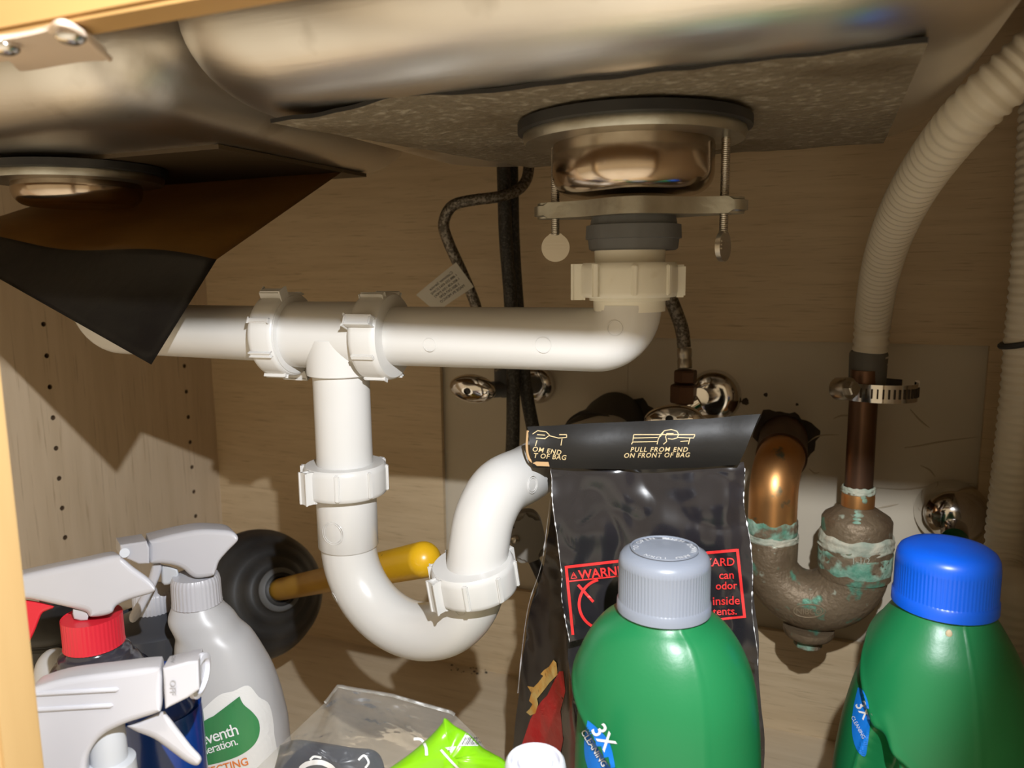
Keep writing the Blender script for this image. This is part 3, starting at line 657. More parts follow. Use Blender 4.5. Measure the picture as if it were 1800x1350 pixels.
# ------------------------------------------------------------------ corrugated hoses
hp = [aD(1528, 640, .645), aD(1531, 600, .640), aD(1535, 555, .63), aD(1546, 485, .585), aD(1570, 405, .53), aD(1618, 312, .465), aD(1700, 206, .408), aD(1802, 112, .385), aD(1900, 22, .372), aD(1990, -80, .37)]
def rib(i): return .0132 + (.0009 if (i % 4) in (0, 1) else -.0003)
dh, _ = hose('drain_hose', hp, .013, 'hose_white', 'milky corrugated drain hose curving up over the right side of sink', 'hose', .00155, 28, rib)
bm = B(); ca_ = aD(1526, 640, .645); lathe(bm, [(.0108, aD(1520, 690, .645).z-ca_.z), (.0140, aD(1520, 688, .645).z-ca_.z), (.0146, aD(1520, 665, .645).z-ca_.z), (.0150, aD(1520, 622, .645).z-ca_.z), (.0140, aD(1520, 617, .645).z-ca_.z), (.0125, aD(1520, 617, .645).z-ca_.z)], Matrix.Translation(ca_), 40); obj('cuff', bm, 'hose_grey', dh, label='dark grey rubber cuff')
kl = thing('hose_clamp', 'loose slotted steel worm clamp around the pipe below the grey cuff', 'clamp', aD(1535, 690, .64))
cc = aD(1541, 690, .635)+Vector((.002, .014, 0)); bw = .0148; er, es = .0235, .030
ang0, ang1 = math.radians(-148), math.radians(20)
def bandp(a, z): return cc + Vector((es*math.cos(a), er*math.sin(a)*1.0, z)) 
bm = B(); grid(bm, lambda u, v: bandp(ang0+(ang1-ang0)*u+PI*0, -bw/2+bw*v), 40, 2, .0007)
grid(bm, lambda u, v: bandp(math.radians(50)+math.radians(165)*u, -bw/2+bw*v)*1, 30, 2, .0007); obj('band', bm, 'chrome', kl)
for k in range(15):
    a = math.radians(-118+k*8.2); p = bandp(a, 0); bm = B(); box(bm, (0, 0, 0), (.0013, .0009, .0078), frame(p+Vector((math.cos(a), math.sin(a), 0))*.0003, (0, 0, 1), (-math.sin(a)*es, math.cos(a)*er, 0))); obj('slot', bm, 'dark_gap', kl, False)
bm = B(); lathe(bm, [(.0085, -.009), (.0092, -.008), (.0092, .004), (.0085, .005)], frame(aD(1486, 683, .622), -FW+RT*.4), 28); obj('screw_housing', bm, 'screw', kl)
bm = B(); lathe(bm, [(.0062, .004), (.0062, .0095), (.0052, .0105)], frame(aD(1486, 683, .622), -FW+RT*.4), 6); box(bm, (0, 0, .0105), (.009, .0012, .001), frame(aD(1486, 683, .622), -FW+RT*.4)); obj('hex_screw', bm, 'screw', kl, False)
bm = B(); e = bandp(ang1, 0); box(bm, (0, 0, 0), (.004, .0012, bw), frame(e+Vector((.0012, 0, .001)), (0, 0, 1), (1, .2, 0)), .0004); obj('bent_tail', bm, 'chrome', kl)
hp = [aX(x, y, .1345) for x, y in ((1838, 60), (1830, 200), (1820, 400), (1811, 520), (1803, 600), (1795, 700), (1784, 800), (1772, 900), (1767, 960))] + [aX(1770, 1010, .134), aX(1780, 1060, .133), Vector((.132, .64, .12)), Vector((.128, .63, .05)), Vector((.118, .61, .018)), Vector((.085, .60, .016))]
dh2, _ = hose('drain_hose', hp, .0125, 'hose_white', 'pale corrugated hose hanging in the right back corner, black tie on it', 'hose', .0016, 24, lambda i: .0135+(.0007 if (i % 4) in (0, 1) else -.0003))
bm = B(); c0 = aX(1803, 600, .1345); tube(bm, [c0+Vector((.0152*math.cos(2*PI*k/30), .0152*math.sin(2*PI*k/30), .004*math.cos(2*PI*k/30))) for k in range(31)], .0022, 8, False); obj('cable_tie', bm, 'black_rubber', dh2, label='black cable tie')
# ------------------------------------------------------------------ plunger
pa, pb = aD(488, 1037, .80), aD(757, 981, .555)
pl = thing('plunger', 'black rubber plunger with worn yellow handle lying behind the white trap', 'plunger', Vector((pa.x, pa.y, 0)))
ax_ = (pb-pa).normalized(); mx = frame(pa, ax_)
bm = B(); prof = [(.0665, -.070), (.070, -.066), (.0705, -.058), (.068, -.050), (.0655, -.046), (.0640, -.036), (.056, -.024), (.0515, -.022), (.050, -.017), (.041, -.011), (.036, -.010), (.034, -.005), (.027, -.001), (.0225, .0), (.0215, .006), (.019, .010), (.0135, .012), (.0115, .006)]
lathe(bm, prof, mx, 64); obj('rubber_cup', bm, 'black_rubber', pl, angle=70)
bm = B(); lathe(bm, [(.0215, .0055), (.0222, .0075), (.0205, .0105), (.0172, .0118), (.0165, .009)], mx, 48, cap=False); obj('socket_ring', bm, 'grey_rubber', pl, label='worn grey ring around the handle socket')
bm = B(); Lh = (pb-pa).length; lathe(bm, [(.0112, .002), (.0115, Lh*.45), (.0122, Lh*.62), (.0131, Lh*.95)], mx, 32); obj('handle', bm, 'worn_yellow', pl)
bm = B(); lathe(bm, [(.0120, Lh*.58), (.0128, Lh*.6)] + [(.0133*math.cos(a), Lh*.965+.0133*math.sin(a)) for a in [PI/2*k/12 for k in range(0, 12)]] + [(.0004, Lh*.965+.0133)], mx, 32); obj('grip', bm, 'yellow_paint', pl, label='bright yellow painted rounded end')
# ------------------------------------------------------------------ green bottles
def bottle(cx, cy, prof, feat, nseg=160, nz=150, name='green', yaw=0, sup=2.25):
    """prof: (z, a, b) half widths; feat(theta, z) -> inward offset"""
    zt_ = prof[0][0]; zb_ = prof[-1][0]; za = [(-p[0], p[1]) for p in prof]; zbb = [(-p[0], p[2]) for p in prof]
    cs, sn = math.cos(yaw), math.sin(yaw)
    def S(th, z, off=0):
        a = interp(za, -z); b = interp(zbb, -z); c, s = math.cos(th), math.sin(th)
        k = (abs(c)**sup+abs(s)**sup)**(-1/sup); x, y = a*k*c, b*k*s; r = math.hypot(x, y); d = feat(th, z)-off
        f = (r-d)/r; x *= f; y *= f; return Vector((cx+x*cs-y*sn, cy+x*sn+y*cs, z))
    bm = B(); rings = []
    for j in range(nz+1):
        z = zt_+(zb_-zt_)*(j/nz); rings.append([S(2*PI*k/nseg, z) for k in range(nseg)])
    loft(bm, rings); return bm, S
def smooth_prof(p, n=10): return cat(p, n)
def adiff(a, b): return (a-b+PI) % (2*PI)-PI
# bottle with silver cap
c1 = aD(1168, 975, .405); bx_, by_ = c1.x, c1.y; zcap = aD(1170, 962, .405).z
gb = thing('laundry_bottle', 'green bottle with silver grey ribbed cap standing before the black bag', 'bottle', (bx_, by_, 0), group='green bottles in front')
zk = zcap-.034
prof = smooth_prof([(zk+.004, .0215, .0215), (zk-.001, .0225, .0225), (zk-.008, .033, .028), (zk-.020, .0415, .0345), (zk-.036, .0475, .040), (zk-.056, .0505, .043), (zk-.085, .0525, .0445), (zk-.13, .053, .045), (.05, .053, .045), (.012, .052, .044), (.0, .047, .040)])
def feat1(th, z):
    t = math.degrees(adiff(th, math.radians(-79)))  # degrees from facing the camera, minus = left
    ze = interp([(-110, zk-.030), (-75, zk-.040), (-45, zk-.056), (-15, zk-.080), (5, zk-.098), (40, zk-.125), (110, zk-.13)], t)
    d = .0058*sm(0, .0075, ze-z) - .0007*math.exp(-((z-ze-.001)/.0025)**2)
    if t > -5: d *= 1-sm(-5, 25, t)*.9
    seam = -.0005*math.exp(-((t-22)/1.2)**2)
    return d+seam
bm, S1 = bottle(bx_, by_, prof, feat1, yaw=.0); bo1 = obj('body', bm, 'green', gb, angle=80)
def cap(cx, cy, zt_, zb_, r, m, parent, dome, n=90, rim=.006):
    bm = B(); prof = [(.002, zt_), (r*.55, zt_-dome*.12), (r*.80, zt_-dome*.35), (r*.93, zt_-dome*.75), (r*.985, zt_-dome*1.3), (r, zt_-dome*1.8), (r, zb_+rim), (r*1.025, zb_+rim-.0006), (r*1.03, zb_+.0006), (r*.98, zb_)]
    # ribbed skirt
    fin = []
    for a, b in zip(prof, prof[1:]): fin.append(a)
    fin.append(prof[-1])
    zlo, zhi = zb_+rim-.0003, zt_-dome*1.9
    lathe(bm, [p for p in fin], Matrix.Translation((cx, cy, 0)), n*4, lambda a, h: 1-(.012*(.5+.5*math.cos(a*n)) if zlo < h < zhi+.0015 else 0)); return obj('cap', bm, m, parent, angle=80)
def rings_cap(cx, cy, zt_, zb_, r, m, parent, dome, n=80, rim=.006):
    bm = B(); prof = [(.001, zt_), (r*.55, zt_-dome*.10), (r*.80, zt_-dome*.3), (r*.92, zt_-dome*.65), (r*.975, zt_-dome*1.1), (r, zt_-dome*1.8), (r, zt_-dome*1.9), (r, zb_+rim+.0005), (r, zb_+rim), (r*1.025, zb_+rim-.0008), (r*1.03, zb_+.0006), (r*.97, zb_)]
    lathe(bm, prof, Matrix.Translation((cx, cy, 0)), n*4, lambda a, h: 1-(.013*(.5+.5*math.cos(a*n)) if zb_+rim+.0004 <= h <= zt_-dome*1.85 else 0)); return obj('cap', bm, m, parent, angle=50)
cp = rings_cap(bx_, by_, zcap, zk, .0240, 'silver_cap', gb, .0045)
bm = B(); lathe(bm, [(.0178, zcap-.0003), (.0178, zcap+.0004), (.0172, zcap+.0004), (.0172, zcap-.0006)], Matrix.Translation((bx_, by_, 0)), 60, cap=False); obj('cap_ring', bm, 'silver_cap', cp)
def circ_text(s, r, a0, size, z):
    for i, ch in enumerate(s):
        if ch == ' ': continue
        a = a0 - i*size*.72/r
        text(ch, lambda x, y, a=a: Vector((bx_+(r+y)*math.cos(a)-(-x)*math.sin(a)*1.0, by_+(r+y)*math.sin(a)-x*math.cos(a), z)), size, cp, 'white_print', 'cap_lettering', align='CENTER')
circ_text('TO OPEN PUSH DOWN AND TURN', .0135, math.radians(205), .0042, zcap-.0002)
bpy.context.view_layer.update()
# blue label on the lower left
bm = B(); poly2(bm, cat([(1033, 1266), (1050, 1280), (1068, 1300), (1078, 1330), (1082, 1380), (1050, 1380), (1030, 1340), (1027, 1300), (1033, 1266)], 5)[:-1], on_px(bo1, 0, 0, 1, off=.0006, sy=-1) if 0 else (lambda x, y: (hit(bo1, x, y, .0006)[0] or aD(x, y, .42))))
lb1 = obj('label', bm, 'blue_label', gb, False, label='blue printed patch')
text('3X', on_px(bo1, 1050, 1302, 1, math.radians(58), .0012), 38, lb1, 'white_print', align='CENTER', bold=.6)
text('CLEANING', on_px(bo1, 1040, 1318, 1, math.radians(58), .0022), 15, lb1, 'white_print', align='CENTER', bold=.2)
# bottle with blue cap
c2 = aD(1664, 1000, .44); b2x, b2y = c2.x, c2.y; zcap2 = aD(1664, 952, .44).z; zk2 = zcap2-.037
g2 = thing('laundry_bottle', 'green bottle with blue cap and side handle in the right corner', 'bottle', (b2x, b2y, 0), group='green bottles in front')
prof = smooth_prof([(zk2+.004, .024, .024), (zk2-.002, .0255, .0255), (zk2-.010, .0305, .030), (zk2-.024, .0385, .037), (zk2-.042, .046, .042), (zk2-.062, .052, .046), (zk2-.09, .057, .049), (zk2-.13, .060, .050), (.05, .060, .050), (.012, .059, .049), (0, .054, .044)])
def feat2(th, z):
    t = math.degrees(adiff(th, math.radians(-98)))
    ze = interp([(-110, zk2-.018), (-75, zk2-.028), (-50, zk2-.046), (-25, zk2-.068), (0, zk2-.083), (20, zk2-.087), (110, zk2-.09)], t)
    d = .0055*sm(0, .006, ze-z) - .0006*math.exp(-((z-ze-.001)/.0025)**2)
    if t > 0: d *= 1-sm(0, 25, t)
    # finger opening of the handle: deep oval hollow with a crisp rim
    hz0 = zk2-.135; dz = (z-hz0)/.074; dx = (t+29)/(17.5)
    if z > 0.02:
        q = math.hypot(dx, dz if dz > 0 else dz*.8); d += .022*(1-sm(.80, 1.0, q)) - .0008*math.exp(-((q-1.06)/.06)**2)
    return d - .0005*math.exp(-((t-25)/1.2)**2)
bm, S2 = bottle(b2x, b2y, prof, feat2, yaw=.0, nseg=220, nz=190); bo2 = obj('body', bm, 'green', g2, angle=80)
rings_cap(b2x, b2y, zcap2, zk2, .0268, 'blue_cap', g2, .0065, 80, .0075)
bpy.context.view_layer.update()
hit2 = lambda x, y: (hit(bo2, x, y, .0006)[0] or aD(x, y, .45))
bm = B(); poly2(bm, cat([(1508, 1208), (1518, 1215), (1527, 1240), (1529, 1275), (1525, 1310), (1520, 1330), (1506, 1318), (1498, 1290), (1499, 1250), (1508, 1208)], 5)[:-1], hit2); lb2 = obj('label', bm, 'blue_label', g2, False, label='blue printed patch')
text('3X', on_px(bo2, 1510, 1252, 1, math.radians(62), .0012), 26, lb2, 'white_print', align='CENTER', bold=.4)
text('CLEANING', on_px(bo2, 1506, 1280, 1, math.radians(62), .0012), 9, lb2, 'white_print', align='CENTER')
p, n = hit(bo2, 1668, 1114, .0002); bm = B(); bmesh.ops.create_icosphere(bm, subdivisions=2, radius=.0022, matrix=Matrix.Translation(p) @ Matrix.Diagonal((.8, .4, 1.1, 1))); obj('dried_fleck', bm, 'fleck', g2, label='pale dried fleck')
# ------------------------------------------------------------------ charcoal bag
bag = thing('charcoal_bag', 'glossy black paper bag with red warning box and folded top behind silver-capped bottle', 'bag', aD(1140, 1300, .5)*1)
def wr(p, k=1): return Vector((noise.noise(p*28), noise.noise(p*28+Vector((9, 3, 1))), noise.noise(p*55)*.5))*.0034*k + Vector((0, 1, 0))*(-abs(noise.noise(p*48+Vector((2, 7, 3))))*.0042*k) + Vector((0, noise.noise(Vector((p.x*90, 4, p.z*22)))*.0014*k, 0))
def floorpt(p): return Vector((p.x, p.y, 0))
FLp = [aY(978, 800, .452), aY(984, 950, .452), aY(989, 1000, .452), aY(1000, 1130, .450), aY(1008, 1230, .447), aY(1016, 1350, .444)]; FLp.append(floorpt(FLp[-1]))
FRp = [aY(1300, 800, .466), aY(1316, 950, .470), aY(1320, 1000, .470), aY(1333, 1130, .470), aY(1338, 1230, .468), aY(1340, 1350, .466)]; FRp.append(floorpt(FRp[-1]))
BLp = [aY(980, 800, .460), aY(962, 950, .475), aY(953, 1000, .505), aY(930, 1075, .535), aY(915, 1200, .545), aY(903, 1350, .55)]; BLp.append(floorpt(BLp[-1]))
BRp = [aY(1298, 800, .474), aY(1308, 950, .485), aY(1312, 1000, .51), aY(1318, 1075, .535), aY(1316, 1200, .545), aY(1314, 1350, .55)]; BRp.append(floorpt(BRp[-1]))
cols = [cat([tuple(p) for p in c], 8) for c in (FLp, FRp, BRp, BLp)]
rings = []
for j in range(len(cols[0])):
    c = [Vector(cc_[j]) for cc_ in cols]; ring = []
    for s in range(4):
        a, b = c[s], c[(s+1) % 4]; nn = (24, 10, 24, 10)[s]
        for i in range(nn):
            p = a.lerp(b, i/nn)
            if s in (1, 3): # gusset folded inwards
                inn = ((c[0]+c[1]+c[2]+c[3])/4-p); p = p + inn.normalized()*.010*math.sin(PI*i/nn)*sm(0, 20, j)
            q = p + wr(p, .8) if j > 1 else p
            if q.z < .002: q.z = .002
            ring.append(q)
    rings.append(ring)
bm = B(); loft(bm, rings); bagb = obj('bag_body', bm, 'bag_black', bag, angle=75)
# front flap folded down from the top, loose torn lower edge
def flapf(u, v):
    L0, L1 = aY(969, 818, .442), aY(1001, 1128, .437); R0, R1 = aY(1306, 812, .458), aY(1334, 1170, .453)
    a = L0.lerp(L1, v); b = R0.lerp(R1, v); p = a.lerp(b, u)
    lower = sm(.7, 1, v)*math.sin(u*PI)*.02
    p.z += lower*.9
    p = p + wr(p, 1.0)*(.35 if v < .03 else 1)
    p.y -= .002*math.sin(u*7+v*3)*v
    return p
bm = B(); grid(bm, flapf, 70, 60, .0006); flp = obj('front_flap', bm, 'bag_black', bag, angle=80)
# worn white fold lines
for fn_, nm in ((lambda v: flapf(0, v), 0), (lambda v: flapf(1, v), 1)):
    bm = B(); pp = [fn_(k/160)+Vector((0, -.0005, 0)) for k in range(161)]
    tube(bm, pp, [.00012+.0009*max(0, noise.noise(Vector((k*.22, nm*9, 1)))) for k in range(161)], 5); obj('worn_edge', bm, 'white_print', bag, label='worn whitish fold line')
bm = B(); pp = [Vector(q)+Vector((-.0012, -.0008, 0)) for q in cols[3][4:34]]; tube(bm, pp, [.00012+.0009*max(0, noise.noise(Vector((k*.9, 5, 1)))) for k in range(len(pp))], 5); obj('worn_edge', bm, 'white_print', bag, label='worn whitish fold line')
# folded top band
bt = [(928, 757), (1000, 752), (1120, 746), (1240, 741), (1338, 733)]; bb_ = [(938, 813), (1030, 815), (1120, 817), (1220, 813), (1297, 808)]
def bandf(u, v, off=0):
    n = len(bt)-1; k = min(int(u*n), n-1); f = u*n-k
    t0 = (bt[k][0]+(bt[k+1][0]-bt[k][0])*f, bt[k][1]+(bt[k+1][1]-bt[k][1])*f); b0 = (bb_[k][0]+(bb_[k+1][0]-bb_[k][0])*f, bb_[k][1]+(bb_[k+1][1]-bb_[k][1])*f)
    x = t0[0]+(b0[0]-t0[0])*v; y = t0[1]+(b0[1]-t0[1])*v
    return aY(x, y, .438 + .016*u + .006*(v-.5)**2 - .003*math.sin(v*PI) + .001*math.sin(u*17)-off)
bm = B(); grid(bm, bandf, 40, 10, .0045); band = obj('folded_top', bm, 'bag_band', bag, label='matte black folded strip with gold print', angle=60)
bm = B()
for pts in ([(928, 757), (926, 785), (930, 806), (940, 814)],):
    p = [aY(x, y, .4345) for x, y in pts]; tube(bm, [Vector(q) for q in cat([tuple(q) for q in p], 5)], .0008, 6)
poly = [(934, 811), (964, 812), (966, 820), (944, 819)]
bm2 = bm; bm2.faces.new([bm2.verts.new(aY(x, y, .4338)) for x, y in poly]); obj('torn_edge', bm, 'kraft', bag, label='bare brown torn paper edge')
bpy.context.view_layer.update()
bandfn = lambda cx, cy, sc_=1, rot=0: on_px(band, cx, cy, sc_, rot, .0006)
for s, x, y, sz, rot, sh in (('PULL FROM END', 1159, 796, 17.5, .0, .25), ('ON FRONT OF BAG', 1155, 803, 16.5, .0, .25)):
    pass
text('PULL FROM END', bandfn(1158, 794), 11.5, band, 'gold_print', shear=.25, align='CENTER', bold=.2, spacing=1.22)
text('ON FRONT OF BAG', bandfn(1154, 804, 1, -.01), 11.5, band, 'gold_print', shear=.25, align='CENTER', bold=.2, spacing=1.16)
text('OM END', bandfn(935, 793, 1, .13), 12, band, 'gold_print', shear=.15, bold=.2, spacing=1.15)
text('T OF BAG', bandfn(937, 804.5, 1, .07), 12, band, 'gold_print', shear=.15, bold=.2, spacing=1.12)
hb_ = lambda x, y: (hit(band, x, y, .0006)[0] or aY(x, y, .462))
bm = B()
for ln in ([(1114, 764), (1222, 764), (1219, 770), (1190, 769)], [(1114, 764), (1112, 777), (1155, 776)], [(1113, 770), (1156, 769)], [(1112, 777), (1110, 781)], [(1196, 776), (1210, 775)], [(1213, 769), (1210, 781)],
           [(1155, 781), (1157, 772), (1161, 764), (1168, 757), (1180, 755), (1190, 758), (1193, 764), (1190, 770), (1182, 772), (1174, 771)], [(1166, 781), (1172, 776), (1170, 768), (1172, 762), (1184, 762)], [(1160, 768), (1166, 760)]):
    ribbon(bm, dens(ln, 3), 1.5, hb_)
obj('hand_pictogram', bm, 'gold_print', band, False, kind='stuff')
bm = B()
for ln in ([(936, 763), (945, 757), (960, 759), (966, 765), (958, 771), (942, 770)], [(966, 766), (982, 770), (996, 769), (996, 764), (983, 764)], [(944, 764), (958, 765)], [(944, 774), (941, 784)], [(988, 771), (986, 783)]):
    ribbon(bm, dens(ln, 3), 1.5, hb_)
obj('hand_pictogram', bm, 'gold_print', band, False, kind='stuff')
# red warning box on the flap
hf = lambda x, y: (hit(flp, x, y, .0007)[0] or flapf(.5, .5))
bm = B(); ribbon(bm, dens([(995, 997), (1100, 985), (1296, 967)], 14), 5, hf); ribbon(bm, dens([(995, 995), (1007, 1116)], 12), 5, hf); ribbon(bm, dens([(1296, 965), (1309, 1086)], 12), 5, hf); ribbon(bm, dens([(999, 1022), (1180, 1002), (1298, 990)], 14) if 0 else dens([(999, 1022), (1095, 1012)], 10), 2.5, hf); ribbon(bm, dens([(1309, 1084), (1250, 1090)], 8), 4, hf)
ribbon(bm, dens([(1016, 1028), (1043, 1058)], 6), 5, hf)
ribbon(bm, [(1062+44*math.cos(a), 1062+44*math.sin(a)) for a in [math.radians(100+k*6) for k in range(27)]], 5, hf)
ribbon(bm, dens([(1004, 1017), (1008, 1006), (1014, 1016), (1004, 1017)], 3), 1.5, hf); ribbon(bm, [(1009, 1009), (1009, 1013)], 1.4, hf)
obj('warning_frame', bm, 'red_print', flp, False)
ff = lambda cx, cy, rot=0: on_px(flp, cx, cy, 1, rot, .0014)
text('WARNING!', ff(1018, 1018, math.radians(-6)), 22, flp, 'red_print', bold=.5)
for s, x, y, sz in (('HAZARD', 1292, 994, 20), ('can', 1291, 1017, 20), ('odor', 1296, 1035, 19), ('inside', 1301, 1062, 21), ('tents.', 1296, 1080, 19)):
    text(s, ff(x, y, math.radians(-2)), sz, flp, 'red_print', align='RIGHT', bold=.2)
# red print and flame on the left gusset
hg = lambda off: (lambda x, y: (hit(bagb, x, y, off)[0] or aY(x, y, .49)))
bm = B(); poly2(bm, [(917, 1310), (932, 1265), (943, 1245), (952, 1232), (962, 1222), (975, 1195), (983, 1180), (990, 1180), (994, 1215), (985, 1250), (990, 1300), (984, 1330), (980, 1380), (903, 1380)], hg(.0007), 3); obj('red_print', bm, 'bag_red', bagb, False)
bm = B(); fl = [(925, 1252), (932, 1258), (941, 1254), (946, 1238), (944, 1228), (957, 1212), (966, 1200), (980, 1186), (978, 1165), (973, 1160), (965, 1172), (956, 1178), (950, 1185), (955, 1188), (946, 1200), (938, 1208), (927, 1206), (934, 1218), (930, 1232), (936, 1238), (931, 1246)]
poly2(bm, fl, hg(.0010), 2); obj('flame_print', bm, 'flame', bagb, False)
# ------------------------------------------------------------------ white spray bottles
def prism_px(bm, pts, t, depth, bev, n=5, seg=4, shift=(0, 0)):
    """moulded slab: outline at depth t, rounded front and back edges"""
    q = cat(list(pts)+[pts[0]], n)[:-1] if n > 1 else dens(list(pts)+[pts[0]], 4)[:-1]; N_ = len(q)
    area = sum(q[i][0]*q[(i+1) % N_][1]-q[(i+1) % N_][0]*q[i][1] for i in range(N_)); sg = 1 if area > 0 else -1
    nr = []
    for i in range(N_):
        a = Vector(q[i-1]); b = Vector(q[(i+1) % N_]); d = (b-a).normalized(); nr.append(Vector((-d.y, d.x))*sg)
    nr = [(nr[i-1]+nr[i]*2+nr[(i+1) % N_]).normalized() for i in range(N_)]
    bp_x = bev*F/t; lim = []
    for i in range(N_):  # never inset past the middle of a narrow stretch
        m_ = bp_x; a = Vector(q[i])
        for j in range(N_):
            d = Vector(q[j])-a; k = d.dot(nr[i])
            if k > 1e-6: m_ = min(m_, .8*d.length_squared/(2*k))
        lim.append(m_)
    for _ in range(3): lim = [min(lim[i], (lim[i-1]+lim[i]+lim[(i+1) % N_])/3) for i in range(N_)]
    lim = [l/bp_x for l in lim]
    cx = sum(p[0] for p in q)/N_; cy = sum(p[1] for p in q)/N_
    dv = (aD(cx+shift[0], cy+shift[1], t+depth)-aD(cx, cy, t))/depth; rings = []
    def ring(ins, dz): return [aD(q[i][0]+nr[i].x*ins*lim[i]*F/t, q[i][1]+nr[i].y*ins*lim[i]*F/t, t)+dv*dz for i in range(N_)]
    for k in range(6): a = PI/2*k/5; rings.append(ring(bev*(1-math.sin(a)), bev*(1-math.cos(a))))
    for k in range(6): a = PI/2*(5-k)/5; rings.append(ring(bev*(1-math.sin(a)), depth-bev*(1-math.cos(a))))
    loft(bm, rings)
# (a) white bottle with the green leaf label
D1 = .545
c = aD(345, 1035, D1); axb = Vector((c.x, c.y, 0))
wb = thing('spray_bottle', 'white spray bottle with green leaf label and white trigger head', 'spray bottle', axb, group='trigger spray bottles at the left')
zt_ = aD(345, 1062, D1).z
def wz(y): return aD(400, y, D1).z
prof = [(wz(1056), .0145, .0145, 0), (wz(1068), .0175, .0165, 0), (wz(1085), .0215, .019, .002), (wz(1105), .0235, .0205, .005), (wz(1125), .0262, .022, .0100), (wz(1160), .0300, .025, .0135), (wz(1200), .0335, .028, .0165), (wz(1260), .0365, .031, .019), (wz(1340), .038, .032, .0205), (.03, .039, .033, .021), (0, .037, .031, .021)]
pr = cat(prof, 8); bm = B(); rings = []
for z, a, b, o in pr:
    k_ = []; 
    for i in range(72):
        th = 2*PI*i/72; cth, sth = math.cos(th), math.sin(th); s = (abs(cth)**2.4+abs(sth)**2.4)**(-1/2.4)
        grip = 1-.10*math.exp(-((z-wz(1110))/.006)**2)*(1 if cth < -.2 else 0)
        k_.append(Vector((axb.x, axb.y, z)) + RT*((a*cth*s)*grip+o) + Vector((-RT.y, RT.x, 0))*(b*sth*s))
    rings.append(k_)
bm = B(); loft(bm, rings); wbo = obj('body', bm, 'white_bottle', wb, angle=80)
zc0, zc1 = aD(345, 1014, D1).z, aD(345, 1060, D1).z
bm = B(); lathe(bm, [(.0150, zc0+.002), (.0160, zc0), (.0166, zc0-.003), (.0168, zc1+.002), (.0172, zc1), (.015, zc1-.001)], Matrix.Translation((axb.x, axb.y, 0)), 180, lambda a, h: 1-(.02*(.5+.5*math.cos(a*36)))); obj('collar', bm, 'white_plastic', wb, angle=60)
bm = B(); prism_px(bm, [(262, 951), (300, 941), (348, 932), (385, 932), (411, 936), (420, 950), (402, 970), (387, 988), (381, 1005), (374, 1014), (348, 1018), (334, 1012), (323, 1002), (306, 995), (285, 992), (264, 991), (260, 972)], D1-.014, .028, .0035, 5, 4, (-10, -16))
hd = obj('sprayer_head', bm, 'white_plastic', wb, angle=50)
bm = B(); prism_px(bm, [(211, 958), (258, 951), (263, 963), (263, 991), (244, 992), (229, 985), (211, 979)], D1-.017, .030, .0015, 1, 3, (-9, -14)); nz_ = obj('nozzle', bm, 'white_plastic', wb)
bm = B(); tube(bm, [aD(219, 972, D1-.02), aD(219, 972, D1)], .0032, 16); obj('nozzle_opening', bm, 'grey_plastic', nz_)
bm = B(); prism_px(bm, [(268, 990), (284, 991), (282, 1010), (272, 1035), (258, 1062), (246, 1084), (236, 1094), (228, 1092), (228, 1080), (240, 1060), (256, 1030)], D1-.006, .012, .003, 4, 3); obj('trigger', bm, 'white_plastic', wb)
bm = B(); prism_px(bm, [(284, 992), (312, 1000), (312, 1018), (296, 1028), (284, 1024)], D1-.004, .01, .002, 2, 2); obj('pump', bm, 'grey_plastic', wb)
bpy.context.view_layer.update()
hw = lambda off: (lambda x, y: (hit(wbo, x, y, off)[0] or aD(x, y, D1-.03)))
bm = B(); poly2(bm, cat([(345, 1262), (356, 1248), (385, 1222), (410, 1215), (436, 1205), (455, 1225), (474, 1240), (482, 1290), (478, 1360), (340, 1380), (330, 1320), (345, 1262)], 4)[:-1], hw(.0003), 1); lw = obj('label', bm, 'label_white', wb, False)
bm = B(); poly2(bm, cat([(421, 1224), (428, 1238), (444, 1252), (455, 1268), (456, 1290), (446, 1310), (425, 1326), (395, 1338), (360, 1346), (346, 1344), (338, 1312), (336, 1292), (348, 1276), (368, 1262), (395, 1252), (412, 1240), (421, 1224)], 4)[:-1], hw(.0008), 1); lf = obj('leaf_print', bm, 'leaf', lw, False)
tw = lambda cx, cy, rot=math.radians(-17.5): on_px(wbo, cx, cy, 1, rot, .0013)
text('seventh', tw(343, 1315), 30, lw, 'white_print', spacing=.88, bold=.15)
text('generation.', tw(341, 1333), 21, lw, 'white_print', spacing=.88, bold=.08)
text('DISINFECTING', tw(318, 1376, math.radians(-15)), 19, lw, 'orange_print', bold=.3)
# (b) sprayer with red collar on a smoky bottle
D2 = .47; c = aD(163, 1100, D2); ab = Vector((c.x, c.y, 0))
rb_ = thing('spray_bottle', 'smoky dark spray bottle with red collar and long white head', 'spray bottle', ab, group='trigger spray bottles at the left')
zz = lambda y: aD(163, y, D2).z
bm = B(); lathe(bm, [(.0165, zz(1082)), (.0170, zz(1080)), (.0170, zz(1130)), (.0174, zz(1134)), (.015, zz(1138))], Matrix.Translation((ab.x, ab.y, 0)), 180, lambda a, h: 1-.018*(.5+.5*math.cos(a*45))); obj('collar', bm, 'red_plastic', rb_, label='red ribbed collar', angle=60)
bm = B(); lathe(bm, cat([(.0150, zz(1128)), (.0165, zz(1140)), (.0200, zz(1148)), (.0215, zz(1160)), (.025, zz(1172)), (.029, zz(1200)), (.030, zz(1240)), (.030, .05), (.029, .004), (.027, 0)], 5), Matrix.Translation((ab.x, ab.y, 0)), 48); obj('body', bm, 'dark_bottle', rb_, angle=80)
